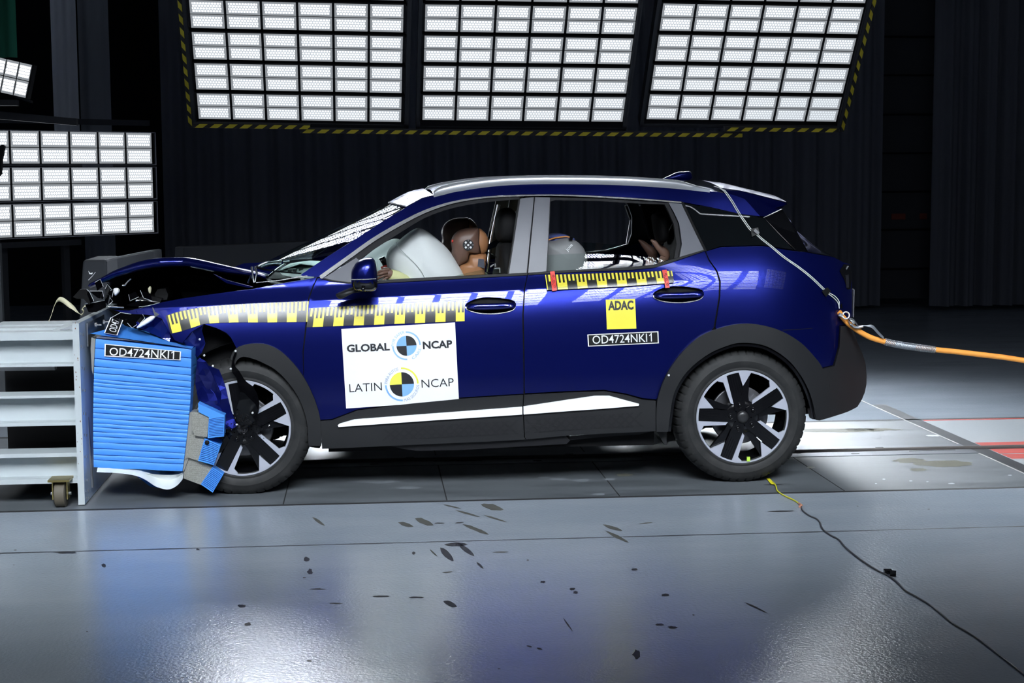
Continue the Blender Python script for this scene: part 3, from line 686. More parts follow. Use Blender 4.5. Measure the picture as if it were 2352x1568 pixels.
# sills and doors' lower cladding ------------------------------------------------------
CL_TOP = [(736,966),(762,964.5),(821,942),(940,926.5),(1054,915.5),(1130,910.5),(1201.3,906)]
clf = panel('lower_cladding', CL_TOP + [(1199.5,935),(1203,1002),(1206,1008),(1140,1012),(1000,1018),(893,1023),(767,1028.6),(740,1029.5),(738,1000)], CLAD, CAR, off=0.012, thick=0.05, mirror=True)
clr = panel('lower_cladding', [(1203.5,906),(1300,901),(1388,898),(1440,907),(1476,917.5),(1505,919.5),(1505,989),(1400,994),(1300,999.5),(1209,1008),(1205,1002),(1202,935)], CLAD, CAR, off=0.012, thick=0.05, mirror=True)
panel('sill_strip', [(776,975),(781,971),(814,961.5),(1000,947.5),(1193,933),(1198.5,932.5),(1198.5,950),(1193,950.5),(1000,963),(778,978.5)], SILVERP, clf, off=0.026, thick=0.016)
panel('sill_strip', [(1201.5,932),(1210,930.5),(1300,917),(1365,907.5),(1398,907.5),(1466,926),(1465,930),(1380,937),(1300,942.5),(1201.5,950)], SILVERP, clr, off=0.026, thick=0.016)
# embossed diamond lattice in the lower cladding
for host, xa, xb in ((clf, 880, 1196), (clr, 1208, 1480)):
    mb = MB()
    def band(x0, y0, x1, y1):
        n = 8
        for i in range(n):
            a = (lerp(x0, x1, i/n), lerp(y0, y1, i/n)); b = (lerp(x0, x1, (i+1)/n), lerp(y0, y1, (i+1)/n))
            d = 3.2
            q = [S(a[0]-d, a[1], .0155), S(a[0]+d, a[1], .0155), S(b[0]+d, b[1], .0155), S(b[0]-d, b[1], .0155)]
            mb.poly(q)
    def top(x): return interp([(880,977),(1200,957),(1300,950),(1400,944),(1480,938)], x) + 6
    def bot(x): return interp([(880,1014),(1200,998),(1300,990),(1480,981)], x) - 4
    x = xa
    while x < xb - 30:
        for s in (1, -1):
            x0, x1 = (x, x+34) if s > 0 else (x+34, x)
            if max(x0, x1) < xb: band(x0, bot(x0), x1, top(x1))
        x += 21
    mb.build('lattice_emboss', mat('cladding_emboss', (0.012, 0.012, 0.014), 0.62, spec=0.3), host)
panel('sill_underside', [(893,1023.5),(1000,1018.5),(1140,1012.5),(1300,1002),(1310,1012),(1302,1020),(1180,1027),(1057,1034),(957,1036),(925,1031)], DARKIN, CAR, off=-0.01, thick=0.05)
panel('sill_underside', [(1310,1003),(1400,996),(1504,991),(1470,1000),(1400,1004),(1309,1013)], DARKIN, CAR, off=-0.03, thick=0.05)
# wheel arch trims --------------------------------------------------------------------
ra = panel('wheel_arch_trim', A_REAR_OUT + [(1905,955),(1880,964)] + A_REAR_IN[::-1], CLAD, CAR, off=0.022, thick=0.05, mirror=True)
fa = panel('wheel_arch_trim', A_FRONT_OUT + [(533,812),(530,822)] + A_FRONT_IN[::-1][0:1] + A_FRONT_IN[::-1], CLAD, CAR, off=0.022, thick=0.05)
panel('arch_lip', [p for p in catmull([(1534,990),(1539,949),(1548,901),(1577,853),(1625.5,814),(1674,793),(1707,788),(1755,795),(1803,824),(1836,862),(1858,908),(1871,962)], 4)] +
      [p for p in catmull([(1540,990),(1545,949),(1554,903),(1582,857),(1628,820),(1675,799),(1707,794.5),(1753,801),(1799,829),(1831,866),(1852,911),(1865,962)], 4)][::-1], BLACKG, ra, off=0.010, thick=0.06)
mb = MB(); c = S(1534, 860, 0.023); mb.lathe([(0.0, -0.003), (0.005, -0.003), (0.006, 0.0)], 12, c); mb.build('clip', CABLEW, ra)
# rear bumper -------------------------------------------------------------------------
rb = panel('rear_bumper', [(1928.5,749),(1953,746),(1960,764),(1967,786),(1979,812),(1986,835),(1988.5,860),(1988,881),(1984,900),(1978,915),(1967,933),(1945,944),(1918,953),(1880,964),(1906,953),(1903,884),(1887,846),(1914,840),(1926,797)], CLAD, CAR, off=0.019, thick=0.045, mirror=True)
panel('side_marker_light', [(1930,700),(1934,696),(1935,708),(1931,708)], BLACKG, rwing, off=0.002, thick=0.004)

# upper body ----------------------------------------------------------------------------
CHR = [(735.6,637),(807,586),(857.6,550),(917,515),(977,485),(1036,465.6),(1096,455),(1155,450.5),(1227,448.2),(1300,448.5),(1374,451.5),(1481,458),(1565,464.6)]
chrc = catmull(CHR, 4)
RAILB = catmull([(996,450),(1020,444),(1050,437),(1130,425.5),(1220,420.5),(1350,420.5),(1450,423.5),(1540,429.5),(1600,435.5),(1651,441.5)], 4)
WSE = catmull([(691,631),(750.5,590.6),(828,541.5),(887,503),(944,470),(970,456),(996,450)], 4)   # near edge of the windscreen
band_px = [(730,636)] + [(x, y-2.4) for x, y in chrc] + [(1570,464),(1640,477),(1700,491),(1746,496.5),(1728,476),(1710,456.5),(1680,446)] + RAILB[::-1] + WSE[::-1][1:] + [(694,633)]
sideband = panel('roof_side', band_px, BLUE, CAR, mirror=True)
def strip_px(line, w): 
    n = len(line); out = []; lo = []
    for i in range(n):
        a, b = line[max(i-1,0)], line[min(i+1,n-1)]; d = math.hypot(b[0]-a[0], b[1]-a[1]); nx, ny = -(b[1]-a[1])/d, (b[0]-a[0])/d
        ww = w(i/(n-1)) if callable(w) else w
        out.append((line[i][0]+nx*ww, line[i][1]+ny*ww)); lo.append((line[i][0]-nx*ww, line[i][1]-ny*ww))
    return out + lo[::-1]
wtrim = panel('window_trim', strip_px([(x, y) for x, y in chrc], lambda t: lerp(4.4, 1.5, sstep(0.15, 0.6, t))), CHROME, CAR, off=0.006, thick=0.012, step=0.03)
# black frame between chrome and window opening
WOF_T = catmull([(828,595),(857.6,574),(917,535.6),(977,500),(1036,479),(1096,467),(1150,461),(1192,458)], 4)
panel('front_window_frame', [(x+2, y+3) for x, y in chrc if 742 < x < 1192] + [(1194,454),(1192,459)] + WOF_T[::-1] + [(820,600)] + [(818,594),(800,600),(746,639)], DARKIN, CAR, off=-0.006, thick=0.04, mirror=True)
panel('front_window_frame', [(1192,456),(1196,456),(1171,628.5),(1166,628.5)], DARKIN, CAR, off=-0.004, thick=0.04, mirror=True)
panel('mirror_sail', [(744,638),(818,592),(824,597),(808,648),(770,644)], PILLAR, CAR, off=0.002, thick=0.02, mirror=True)
panel('waistline_trim', [(735.6,639)] + [(760,643),(800,648),(820,646),(866,643.5),(1000,636.5),(1120,630.5),(1211,626.5)] + [(1211.5,631.5)] + [(x, y) for x, y in BELT_F[::-1]], DARKIN, CAR, off=0.008, thick=0.03, mirror=True)
panel('waistline_trim', [(1213.5,626.5),(1256,623.6),(1346,618.5),(1446,614),(1500,608.5),(1553,592),(1617,573)] + [(1617,576.5)] + BELT_R[::-1], DARKIN, CAR, off=0.008, thick=0.03, mirror=True)
panel('door_pillar', [(1195,456),(1226,452.5),(1217,545),(1209.5,626),(1169,628)], PILLAR, CAR, off=0.003, thick=0.03, mirror=True)
panel('door_pillar', [(1229,452.5),(1263,453.5),(1254.6,623),(1213,626),(1220.5,545)], PILLAR, CAR, off=0.003, thick=0.03, mirror=True)
panel('shut_line_seal', [(1222,452),(1232,452),(1218,627),(1207,627)], BLACKM, CAR, off=-0.004, thick=0.02)
panel('rear_window_frame', [(1263,453),(1374,456),(1481,462.5),(1536,466),(1541,480),(1535,469.5),(1470,467.5),(1374,461.5),(1275,459.5),(1265,463),(1256,623),(1253,623)], DARKIN, CAR, off=-0.006, thick=0.04, mirror=True)
panel('rear_quarter_pillar', [(1535,465),(1565,468),(1616.5,574.5),(1560,593),(1566,560),(1560,514),(1548,488)], PILLAR, CAR, off=0.004, thick=0.03, mirror=True)
panel('window_seal', [(1535,466),(1546,488),(1558,514),(1563.5,560),(1557,594),(1548,597),(1555,560),(1549,516),(1538,490),(1526,467)], DARKIN, CAR, off=-0.008, thick=0.03)
panel('shut_line_seal', [(1564,463),(1571,464.5),(1624,576),(1617,577)], BLACKM, CAR, off=-0.002, thick=0.02)
panel('quarter_glass', [(1571,466),(1640,480),(1700,493.5),(1753,500),(1790,540),(1818,570),(1796,566.5),(1753,562.5),(1655,565),(1624,575)], PRIV, CAR, off=0.002, thick=0.02, mirror=True)
panel('quarter_trim', strip_px([(1574,472),(1585,474.5),(1593,479),(1608,491),(1660,494),(1721,497.5)], 1.3), CHROME, CAR, off=0.005, thick=0.006)
# roof ----------------------------------------------------------------------------------
edge = [S(*p) for p in RAILB]; edge = resample(edge, 40)
def roofrow(p, crown=0.030, n=16):
    out = []
    for k in range(n+1):
        t = k/n; Y = lerp(p.y, 2*YC - p.y, t); s = 1-(2*t-1)**2
        out.append(Vector((p.x, Y, p.z + crown*s*(1.6-0.6*s))))
    return out
mb = MB(); mb.grid([roofrow(p) for p in edge]); mb.build('roof_panel', BLUE, CAR, smooth=True)
for side in (0, 1):
    line = [S(x, y-2.5, 0.004) for x, y in RAILB[:-2]]; rows = []
    for i, p in enumerate(line):
        t = i/(len(line)-1); h = 0.034*min(1, 7*t+0.55)*min(1, 6*(1-t)+0.12)
        sec = [(-0.006,-0.012),(-0.012,0.4*h),(-0.006,0.85*h),(0.006,h),(0.022,h),(0.03,0.7*h),(0.034,-0.012)]
        rows.append([Vector((p.x, (p.y+a) if not side else 2*YC-(p.y+a), p.z+b)) for a, b in sec])
    mb = MB(); mb.grid(rows, closed=True); mb.poly(rows[0]); mb.poly(rows[-1]); mb.build('roof_rail', RAILM, CAR, smooth=True, sharp=50)
# windscreen and front of the roof --------------------------------------------------------
we = resample([S(*p, -0.012) for p in WSE], 26)
rows = []
for i, p in enumerate(we):
    t = i/25; bl = lerp(0.27, 0.03, t); lift = 0.006*t + 0.024*sstep(.65, 1, t); row = []
    for k in range(25):
        q = 2*k/24-1; s = 1-abs(q)**2.2
        row.append(Vector((p.x - bl*s, lerp(p.y, 2*YC-p.y, k/24), p.z + lift*s)))
    rows.append(row)
ws = MB(); ws.grid(rows[:21]); WSO = ws.build('windscreen', GLASS, CAR, smooth=True)
ws = MB(); ws.grid([[v + Vector((0,0,0.004)) for v in r] for r in rows[20:]] ); ws.build('roof_front_edge', BLUE, CAR, smooth=True)
ws = MB(); ws.grid([[v + Vector((-0.002,0,0.003)) for v in rows[0]], [v + Vector((0.0,0,0.004)) for v in [a.lerp(b, 0.3) for a, b in zip(rows[0], rows[1])]]]); ws.build('windscreen_black_edge', BLACKG, CAR, smooth=True)
ws = MB(); ws.grid([[v + Vector((0,0,0.006)) for v in [a.lerp(b, 0.25) for a, b in zip(rows[20], rows[21])]], [v + Vector((0,0,0.006)) for v in rows[20]]]); ws.build('roof_seam', BLACKM, CAR)
# spoiler, tailgate -----------------------------------------------------------------------
sp_top = [S(1651,436), S(1696,446), S(1730,455)]; 
sa, sb_, sc_ = P(1655,431,8.20), P(1700,437,8.25), P(1806,463.5,8.32)
mb = MB(); rows = []
for q in (sa, sb_, sb_.lerp(sc_, .5), sc_):
    rows.append([Vector((q.x, lerp(q.y, 2*YC-q.y, k/12), q.z + 0.04*(1-(k/6-1)**2))) for k in range(13)])
rows.append([v + Vector((0.004,0,-0.014)) for v in rows[-1]])
rows.append([Vector((v.x-0.16, v.y, v.z-0.045)) for v in rows[-1]])
mb.grid(rows); 
spo = mb.build('roof_spoiler', BLUE, CAR, smooth=True, sharp=35)
mb = MB()
mb.prism([P(1651,436,8.19), P(1700,438,8.24), P(1806,466,8.33), P(1796,478,8.36), P(1757,497,8.27), P(1746,496,8.22), P(1710,457,8.16)], (0,0.05,0)); mb.build('spoiler_side', BLUE, spo, smooth=True, sharp=30)
mb = MB(); tg = [P(1755,500,8.26), P(1797,480,8.40), P(1830,531,8.48), P(1856,578,8.42), P(1828,575,8.22), P(1790,538,8.24)]
mb.prism(tg, (0, 0.03, 0)); mb.build('tailgate_side_panel', BLACKG, CAR)
gl = [P(1800,482,8.42), P(1831,531,8.5), P(1868,562,8.5), P(1915,589.5,8.45)]
mb = MB(); mb.grid([[Vector((q.x + 0.03*(1-(k/5-1)**2), lerp(q.y, 2*YC-q.y, k/10), q.z)) for k in range(11)] for q in gl]); mb.build('tailgate_glass', PRIV, CAR, smooth=True)
tl = [S(1915,590), S(1938.6,603), S(1953,607), S(1957,664), S(1956.5,717), S(1953,746)]
mb = MB(); mb.grid([[Vector((q.x + 0.02*(1-(k/5-1)**2), lerp(q.y, 2*YC-q.y, k/10), q.z)) for k in range(11)] for q in tl]); tail = mb.build('tailgate', BLUE, CAR, smooth=True)
bq = [S(1953,746), S(1967,786), S(1986,835), S(1988,881), S(1978,915), S(1945,944)]
mb = MB(); mb.grid([[Vector((q.x + 0.01*(1-(k/5-1)**2), lerp(q.y, 2*YC-q.y, k/10), q.z)) for k in range(11)] for q in bq]); mb.build('bumper_face', CLAD, rb, smooth=True)
panel('tail_lamp', [(1928,622),(1938,606),(1952,608),(1956,628),(1954,664),(1946,664),(1938,640)], BLACKG, CAR, off=0.004, thick=0.03)
panel('lamp_highlight', [(1942,616),(1946,610),(1949,611),(1944,619)], CHROME, CAR, off=0.006, thick=0.004)
panel('lamp_segment', [(1941.5,632),(1949,630),(1949.5,660),(1943,661)], mat('lamp_lens', (0.02,0.02,0.024), 0.1), CAR, off=0.006, thick=0.003)
mb = MB(); q = S(1957,664); mb.obox(q + Vector((0.010,0.0,-0.148)), (0.003,0,0), (0,0.5,0), (0,0,0.148)); mb.build('number_plate', CHROME, CAR)
# antenna -----------------------------------------------------------------------------------
mb = MB(); inflate(mb, [(1521,414),(1540,402),(1556,395),(1570,394),(1586,394.5),(1585,414)], YC, 0.035, p=2.0, smooth=3); mb.build('antenna_fin', BLUE, CAR, smooth=True, sharp=60)
# ------------------------------------------------------------------ wheels
def wheel(cx, cz, base, label, Yf, mirror=False):
    RT, RR, Wd = 0.345, 0.238, 0.205
    root = bpy.data.objects.new('wheel', None); COL.objects.link(root); root.location = (cx, Yf, cz); setpar(root, CAR)
    root['label'] = label
    sg = -1 if mirror else 1
    def put(mb, name, mats, **k):
        mb.v = [(cx + (v[0]), Yf + sg*v[1], max(cz + v[2], 0.002)) for v in mb.v]
        return mb.build(name, mats, root, **k)
    mb = MB()
    prof = [(RR-.012,.020),(RR,.006),(RR+.006,.003),(RR+.016,.0045),(.262,.001),(.275,-.002),(.287,-.0035),(.289,-.0025),(.302,-.001),(.318,.006),(.330,.018),(.337,.028),(.3405,.042),(.343,.06),(RT,.09),(RT,Wd-.06),(.337,Wd-.028),(.318,Wd-.006),(.28,Wd),(RR,Wd-.01),(RR-.012,Wd-.02)]
    def groove(k, i):
        if 10 <= k <= 15 and i % 6 == 0: return 0.006
        return 0
    mb.lathe(prof, 300, (0, 0, 0), fn=groove); ty = put(mb, 'tyre', [RUBBER], smooth=True, sharp=32)
    # raised tyre lettering
    mb = MB(); fn = lambda a, r: Vector((r*math.cos(a), -0.0045 + 0.010*sstep(.292, .318, r), r*math.sin(a)))
    def arc_txt(body, a0, a1, r, cap):
        vs, fs = text_mesh(body, 0.02)
        mb.add([fn(math.radians(lerp(a0, a1, x)), r + cap*y) for x, y in vs], fs)
    arc_txt('KUMHO', 152, 112, 0.270, 0.026); arc_txt('KUMHO', -28, -68, 0.270, 0.026)
    put(mb, 'tyre_lettering', [TXTR], fix=False).parent = root
    # barrel + back
    mb = MB(); mb.lathe([(RR,.004),(RR-.006,.010),(RR-.012,.05),(RR-.02,.12),(RR-.02,Wd-.02)], 96, (0,0,0)); put(mb, 'rim_barrel', [RIMB], smooth=True)
    mb = MB(); mb.lathe([(RR+.002,.003),(RR-.001,-.001),(RR-.0085,-.001),(RR-.0095,.004)], 120, (0,0,0)); put(mb, 'rim_edge', [RIMS], smooth=True, sharp=30)
    mb = MB(); mb.lathe([(0.0,.075),(.145,.075),(.15,.078),(.15,.095),(0.0,.095)], 64, (0,0,0)); mb.lathe([(0,.055),(.08,.055),(.085,.075)], 48, (0,0,0)); put(mb, 'brake_disc', [mat('brake_steel', (.16,.16,.17), .4, metal=.9)], smooth=True, sharp=30)
    mb = MB(); mb.box((-.03,.06,-.03),(.03,.11,.05)); mb.v = [(v[0]*math.cos(.95)-(v[2]+.13)*math.sin(.95)+.2, v[1], v[0]*math.sin(.95)+(v[2]+.13)*math.cos(.95)-.02) for v in mb.v]
    put(mb, 'brake_caliper', [STEEL])
    # hub
    mb = MB(); mb.lathe([(0,.0065),(.05,.0065),(.078,.010),(.088,.02),(.09,.06)], 60, (0,0,0)); put(mb, 'hub', [RIMB], smooth=True, sharp=40)
    mb = MB(); mb.lathe([(0,-.013),(.015,-.0125),(.025,-.010),(.0295,-.005),(.031,.002),(.031,.012)], 40, (0,0,0)); put(mb, 'centre_cap', [mat('cap_black', (.02,.02,.022), .35)], smooth=True)
    for k in range(5):
        a = math.radians(base + 72*k)
        er, et = Vector((math.cos(a), 0, math.sin(a))), Vector((-math.sin(a), 0, math.cos(a)))
        def L(r, t, y): return er*(r*RR) + et*(t*RR) + Vector((0, y, 0))
        def plate(mb, pts, y0, y1, mi=0):
            mb.prism([L(r, t, y0) for r, t in pts], (0, y1-y0, 0), mi)
        def rimarc(t0, t1, n=5, R=.982):
            return [(R*math.cos(math.asin(t/R)), t) for t in [lerp(t0, t1, i/n) for i in range(n+1)]]
        mb = MB(); plate(mb, rimarc(-.135, .135) + [(.32,.127),(.14,.12),(.14,-.12),(.35,-.127)], 0.004, 0.03)
        plate(mb, [(.90,-.40),(.66,-.155),(.35,-.13),(.20,-.12),(.24,-.22),(.40,-.24)], 0.018, 0.045)
        for q in range(5):
            t = -.10 + .05*q
            plate(mb, [(.95,t-.007),(.95,t+.007),(.46+.03*q,t+.007),(.46+.03*q,t-.007)], 0.0015, 0.006)
        put(mb, 'spoke', [RIMB])
        mb = MB(); plate(mb, rimarc(.135, .36, 5) + [(.881,.332),(.835,.234),(.36,.187),(.32,.127)], -0.0018, 0.012)
        plate(mb, [(x, y) for x, y in rimarc(-.42, -.138, 5)] + [(.648,-.157),(.881,-.396)], -0.0018, 0.012)
        put(mb, 'spoke_face', [RIMS])
        a2 = a; c = er*(.063)
        mb = MB(); mb.lathe([(0,-.004),(.006,-.004),(.0095,.0),(.0105,.008)], 12, (c.x, 0, c.z)); mb.lathe([(.0135,.003),(.0145,.001),(.0155,.003)], 16, (c.x, 0, c.z))
        put(mb, 'wheel_nut', [BLACKG], smooth=True)
    return root
pr, pf = P(1706, 957, 7.945), P(557, 989, 7.945)
W_R = wheel(pr.x, 0.340, 176, 'rear wheel with five dark blade spokes and silver faces', 7.945)
W_F = wheel(pf.x, 0.334, 170, 'front wheel behind torn plastic trim', 7.935)
mb = MB(); q = P(1719, 1054, 7.94); mb.box((q.x-.008, 7.936, q.z-.011), (q.x+.008, 7.95, q.z+.011)); mb.build('balance_tag', NEON, W_R)
W_R2 = wheel(pr.x, 0.340, 176, 'far rear wheel', 2*YC-7.945, mirror=True)
W_F2 = wheel(pf.x-0.05, 0.338, 170, 'far front wheel', 2*YC-7.945, mirror=True)
# arch liners, underbody, floor pan
for cx, R0 in ((pr.x, .395), (pf.x+.02, .395)):
    for far in (0, 1):
        mb = MB(); rows = []
        for y in (0.0, 0.28):
            yy = 8.03 + y; yy = 2*YC-yy if far else yy
            rows.append([Vector((cx + R0*math.cos(math.radians(a)), yy, max(.10, .36 + R0*math.sin(math.radians(a))))) for a in range(-4, 188, 8)])
        mb.grid(rows); mb.poly(rows[1]); mb.build('arch_liner', BLACKM, CAR, smooth=True)
mb = MB()
mb.box((pf.x+.42, YC-.78, .19), (pr.x-.44, YC+.78, .26)); mb.box((pf.x-.35, YC-.55, .24), (pf.x+.42, YC+.55, .40)); mb.box((pr.x-.44, YC-.55, .30), (2.40, YC+.55, .42))
mb.build('underbody', BLACKM, CAR)
mb = MB(); q = P(1530, 1000, 8.0); mb.prism([P(1509,992,8.0), P(1532,990,8.0), P(1531,1021,8.0), P(1526,1021,8.0)], (0,.2,0)); mb.build('mud_flap', CLAD, CAR)
mb = MB(); mb.prism([P(709,1020,7.98), P(738,1022,7.98), P(734,1029,7.98), P(724,1028,7.98), P(712,1026,7.98)], (0,.15,0)); mb.build('mud_flap', BLACKM, CAR)

# ------------------------------------------------------------------ door handles
def handle(cx, cy, host, key):
    # recess with a chrome lip, bridging grip
    rec = handle_outline(cx, cy)
    h = bpy.data.objects.new('door_handle', None); COL.objects.link(h); h.location = S(cx, cy); setpar(h, CAR)
    c = [S(*p) for p in rec]; mid = sum(c, Vector())/len(c); mb = MB()
    mb.grid([[mid.lerp(p, s_) + Vector((0, d, 0)) for p in c] for s_, d in ((1,0),(.97,.012),(.88,.026),(.6,.036),(.02,.04))], closed=True)
    mb.build('handle_recess', BLUE, h, smooth=True)
    panel('recess_lip', strip_px([p for p in rec if p[1] > cy-1][::1], 1.0), CHROME, h, off=0.005, thick=0.004)
    g = [(cx-56,cy+1),(cx-48,cy-5.5),(cx-20,cy-6.5),(cx+14,cy-7.5),(cx+46,cy-9),(cx+56,cy-5),(cx+55,cy+2),(cx+40,cy+5),(cx,cy+7.5),(cx-34,cy+8),(cx-52,cy+5)]
    c = [S(*p) for p in catmull(g, 3, True)]; mid = sum(c, Vector())/len(c); mb = MB(); rows = []
    for k, (s, o) in enumerate(((1.0,0.004),(1.0,0.02),(.96,.030),(.86,.037),(.6,.041),(.2,.042))):
        rows.append([Vector((mid.x+(p.x-mid.x)*(1-(1-s)*.35), p.y-o, mid.z+(p.z-mid.z)*s)) for p in c])
    mb.grid(rows, closed=True); mb.poly(rows[-1]); mb.build('grip', BLUE, h, smooth=True, sharp=50)
    if key:
        mb = MB(); q = S(cx+44, cy-2, .044); mb.lathe([(0,-.002),(.0045,-.002),(.006,.002)], 12, q); mb.build('lock_cylinder', CHROME, h, smooth=True)
handle(*HF, fd, True); handle(*HR, rdoor, False)

# ------------------------------------------------------------------ door mirror
mr = bpy.data.objects.new('door_mirror', None); COL.objects.link(mr); mr.location = P(835, 640, 7.80); setpar(mr, CAR)
mb = MB(); inflate(mb, [(806,640),(808,620),(820,601),(834,593),(850,591),(860,596),(865,615),(866.5,640),(866,662),(852,669),(830,668),(812,664)], 7.80, 0.105, p=3.2, smooth=3)
mb.m = [0]*len(mb.m); o = mb.build('mirror_cap', [BLUE, BLACKG], mr, smooth=True, sharp=50)
for p in o.data.polygons:
    if p.center.z < P(836, 646, 7.80).z: p.material_index = 1
mb = MB(); inflate(mb, [(771,676),(782,670),(810,660),(830,660),(836,668),(812,672),(786,685),(776,684)], 7.86, 0.05, p=3, smooth=3); mb.build('mirror_arm', CLAD, mr, smooth=True, sharp=50)
mb = MB(); mb.tube([P(807,642,7.695), P(836,641.5,7.692), P(864,640,7.697)], 0.0022, 6); mb.build('mirror_strip', CHROME, mr)
mb = MB(); c = P(834, 664, 7.70); mb.lathe([(0,-.004),(.008,-.004),(.010,.004)], 16, c); mb.build('camera_lens', BLACKG, mr, smooth=True)
mb = MB(); mb.grid([[Vector((P(866,y,7.80).x+.001, Y, P(866,y,7.80).z)) for Y in (7.725,7.875)] for y in (600,660)]); mb.build('mirror_glass', CHROME, mr)

# ------------------------------------------------------------------ crumpled bonnet
HOOD = [(203,652),(206,650),(230,638.6),(258,623),(286,612),(314,602),(342,595.5),(370.5,592.8),(398.5,592),(426.6,592.3),(454.7,597),(500,607),(560,620.5),(588,626),(610,633)]
hp = resample([P(x, y, 8.22) for x, y in catmull(HOOD, 4)], 48)
fld = interp
rows = []
for i, p in enumerate(hp):
    t = i/47; row = []
    drop = lerp(0.012, 0.034, sstep(0.0, .35, t)) * (1 - 0.6*sstep(.66, 1, t))
    row.append(Vector((p.x+.006, p.y+.018, p.z-drop-.012))); row.append(Vector((p.x, p.y-.004, p.z-drop)))
    row.append(Vector((p.x, p.y-.006, p.z-drop*.45))); row.append(Vector((p.x, p.y+.004, p.z-.008)))
    for k in range(14):
        s = k/13; Y = lerp(p.y+.014, 2*YC-p.y, s)
        z = p.z - 0.02*s - lerp(.085, .16, sstep(0, .4, t))*s*s + 0.02*math.sin(7*s + 5*t)*s
        row.append(Vector((p.x + 0.02*math.sin(6*s)*(1-t), Y, z)))
    rows.append(row)
mb = MB(); mb.grid(rows); hood = mb.build('bonnet', BLUE, CAR, smooth=True, sharp=60)
md = hood.modifiers.new('thick', 'SOLIDIFY'); md.thickness = 0.004
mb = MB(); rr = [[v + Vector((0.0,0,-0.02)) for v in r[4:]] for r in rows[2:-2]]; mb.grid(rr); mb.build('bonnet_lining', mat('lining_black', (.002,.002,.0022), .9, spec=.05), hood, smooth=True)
# engine bay: dark floor, bulkhead, inner wing, far wing, black cards for the shade
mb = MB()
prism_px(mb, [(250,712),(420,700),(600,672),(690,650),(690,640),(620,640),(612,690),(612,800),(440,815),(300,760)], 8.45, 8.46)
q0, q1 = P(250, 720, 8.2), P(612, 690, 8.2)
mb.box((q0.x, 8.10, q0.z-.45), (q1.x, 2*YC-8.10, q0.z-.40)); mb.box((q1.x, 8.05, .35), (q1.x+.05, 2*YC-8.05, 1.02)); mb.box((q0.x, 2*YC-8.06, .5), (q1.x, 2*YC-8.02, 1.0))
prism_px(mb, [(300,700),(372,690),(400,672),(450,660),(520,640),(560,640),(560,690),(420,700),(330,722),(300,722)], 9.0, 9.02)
prism_px(mb, [(246,650),(270,632),(300,620),(350,610),(430,607),(540,632),(605,645),(605,690),(420,700),(262,714)], 8.95, 9.02)  # added black card in place of the shade below the bonnet
mb.build('engine_bay', mat('bay_shade_black', (.002,.002,.0022), .9, spec=.05), CAR)  # near-black colour stands in for the shade of the bay
mb = MB()
prism_px(mb, [(355,676),(362,664),(380,662),(386,676),(384,688),(362,690)], 8.45, 8.7); prism_px(mb, [(318,684),(345,680),(372,686),(366,697),(330,698)], 8.4, 8.6)
prism_px(mb, [(400,640),(440,632),(520,640),(530,668),(420,684)], 8.7, 9.2)
mb.build('engine_block', mat('engine_grey', (.005,.005,.0055), .6, spec=0.2), CAR)
mb = MB(); mb.tube([P(312,690,8.3), P(340,691,8.3), P(365,696,8.32)], .006, 8); mb.tube([P(246,704,8.18), P(266,705,8.18), P(284,706,8.2)], .004, 6); mb.tube([P(300,640,8.3),P(292,648,8.3),P(287,655,8.3),P(281,655,8.3)], .004, 6); mb.build('bent_pipe', CHROME, CAR, smooth=True)
mb = MB(); inflate(mb, [(340,662),(345,657),(348,662),(346,674),(342,672)], 8.3, .01, smooth=2); mb.build('plastic_fitting', CREAM, CAR, smooth=True)
# far front wing (blue strip beyond the bonnet) and cowl
mb = MB(); mb.grid([[P(540,612,9.5), P(560,604.5,9.5), P(600,602.5,9.5), P(655,598.5,9.5)], [P(540,640,9.45), P(560,640,9.45), P(600,640,9.45), P(655,630,9.45)]]); mb.build('front_wing', BLUE, CAR, smooth=True)
mb = MB(); mb.tube([P(588,614,8.75), P(598,608,8.75), P(612,602,8.75), P(640,599,8.75), P(647,599,8.75)], .007, 6); mb.tube([P(650,601,8.8), P(665,599,8.8)], .006, 6); mb.tube([P(600,614,8.8), P(612,607,8.8), P(630,605,8.8), P(646,606,8.8)], .013, 8); mb.build('cowl_trim', SATIN, CAR, smooth=True)
mb = MB(); mb.grid([[P(608,642,8.3), P(628,628,8.7), P(648,612,9.2)], [P(622,650,8.25), P(640,638,8.7), P(660,625,9.2)], [P(690,655,8.15), P(690,650,8.7), P(700,640,9.2)]]); mb.build('cowl_panel', BLACKM, CAR)
mb = MB(); mb.tube([P(606,640,8.32), P(617,634.5,8.34), P(636,618,8.5), P(655,605,8.8)], .006, 8); mb.build('wiper_arm', BLACKG, CAR, smooth=True)
mb = MB()
for (a, b, c_) in (((578,613),(580,628),(583,649)), ((585,612),(590,626),(586,648)), ((570,649),(577,632),(579,640))):
    mb.tube([P(*a,8.25), P(*b,8.22), P(*c_,8.2)], [.005,.006,.004], 8)
mb.build('bonnet_hinge', SATIN, CAR, smooth=True)
mb = MB(); mb.grid([[S(588,648), S(640,643), S(691,633.5), S(706,632.5)], [S(588,649.5), S(640,645), S(691,636), S(706,635)]]); mb.build('wing_edge', CHROME, CAR, smooth=True)
mb = MB(); mb.prism([P(490,629,8.12), P(520,643,8.1), P(581,659,8.04), P(572,661,8.04), P(520,650,8.1)], (0,.02,0)); mb.build('bent_flange', BLUE, CAR)
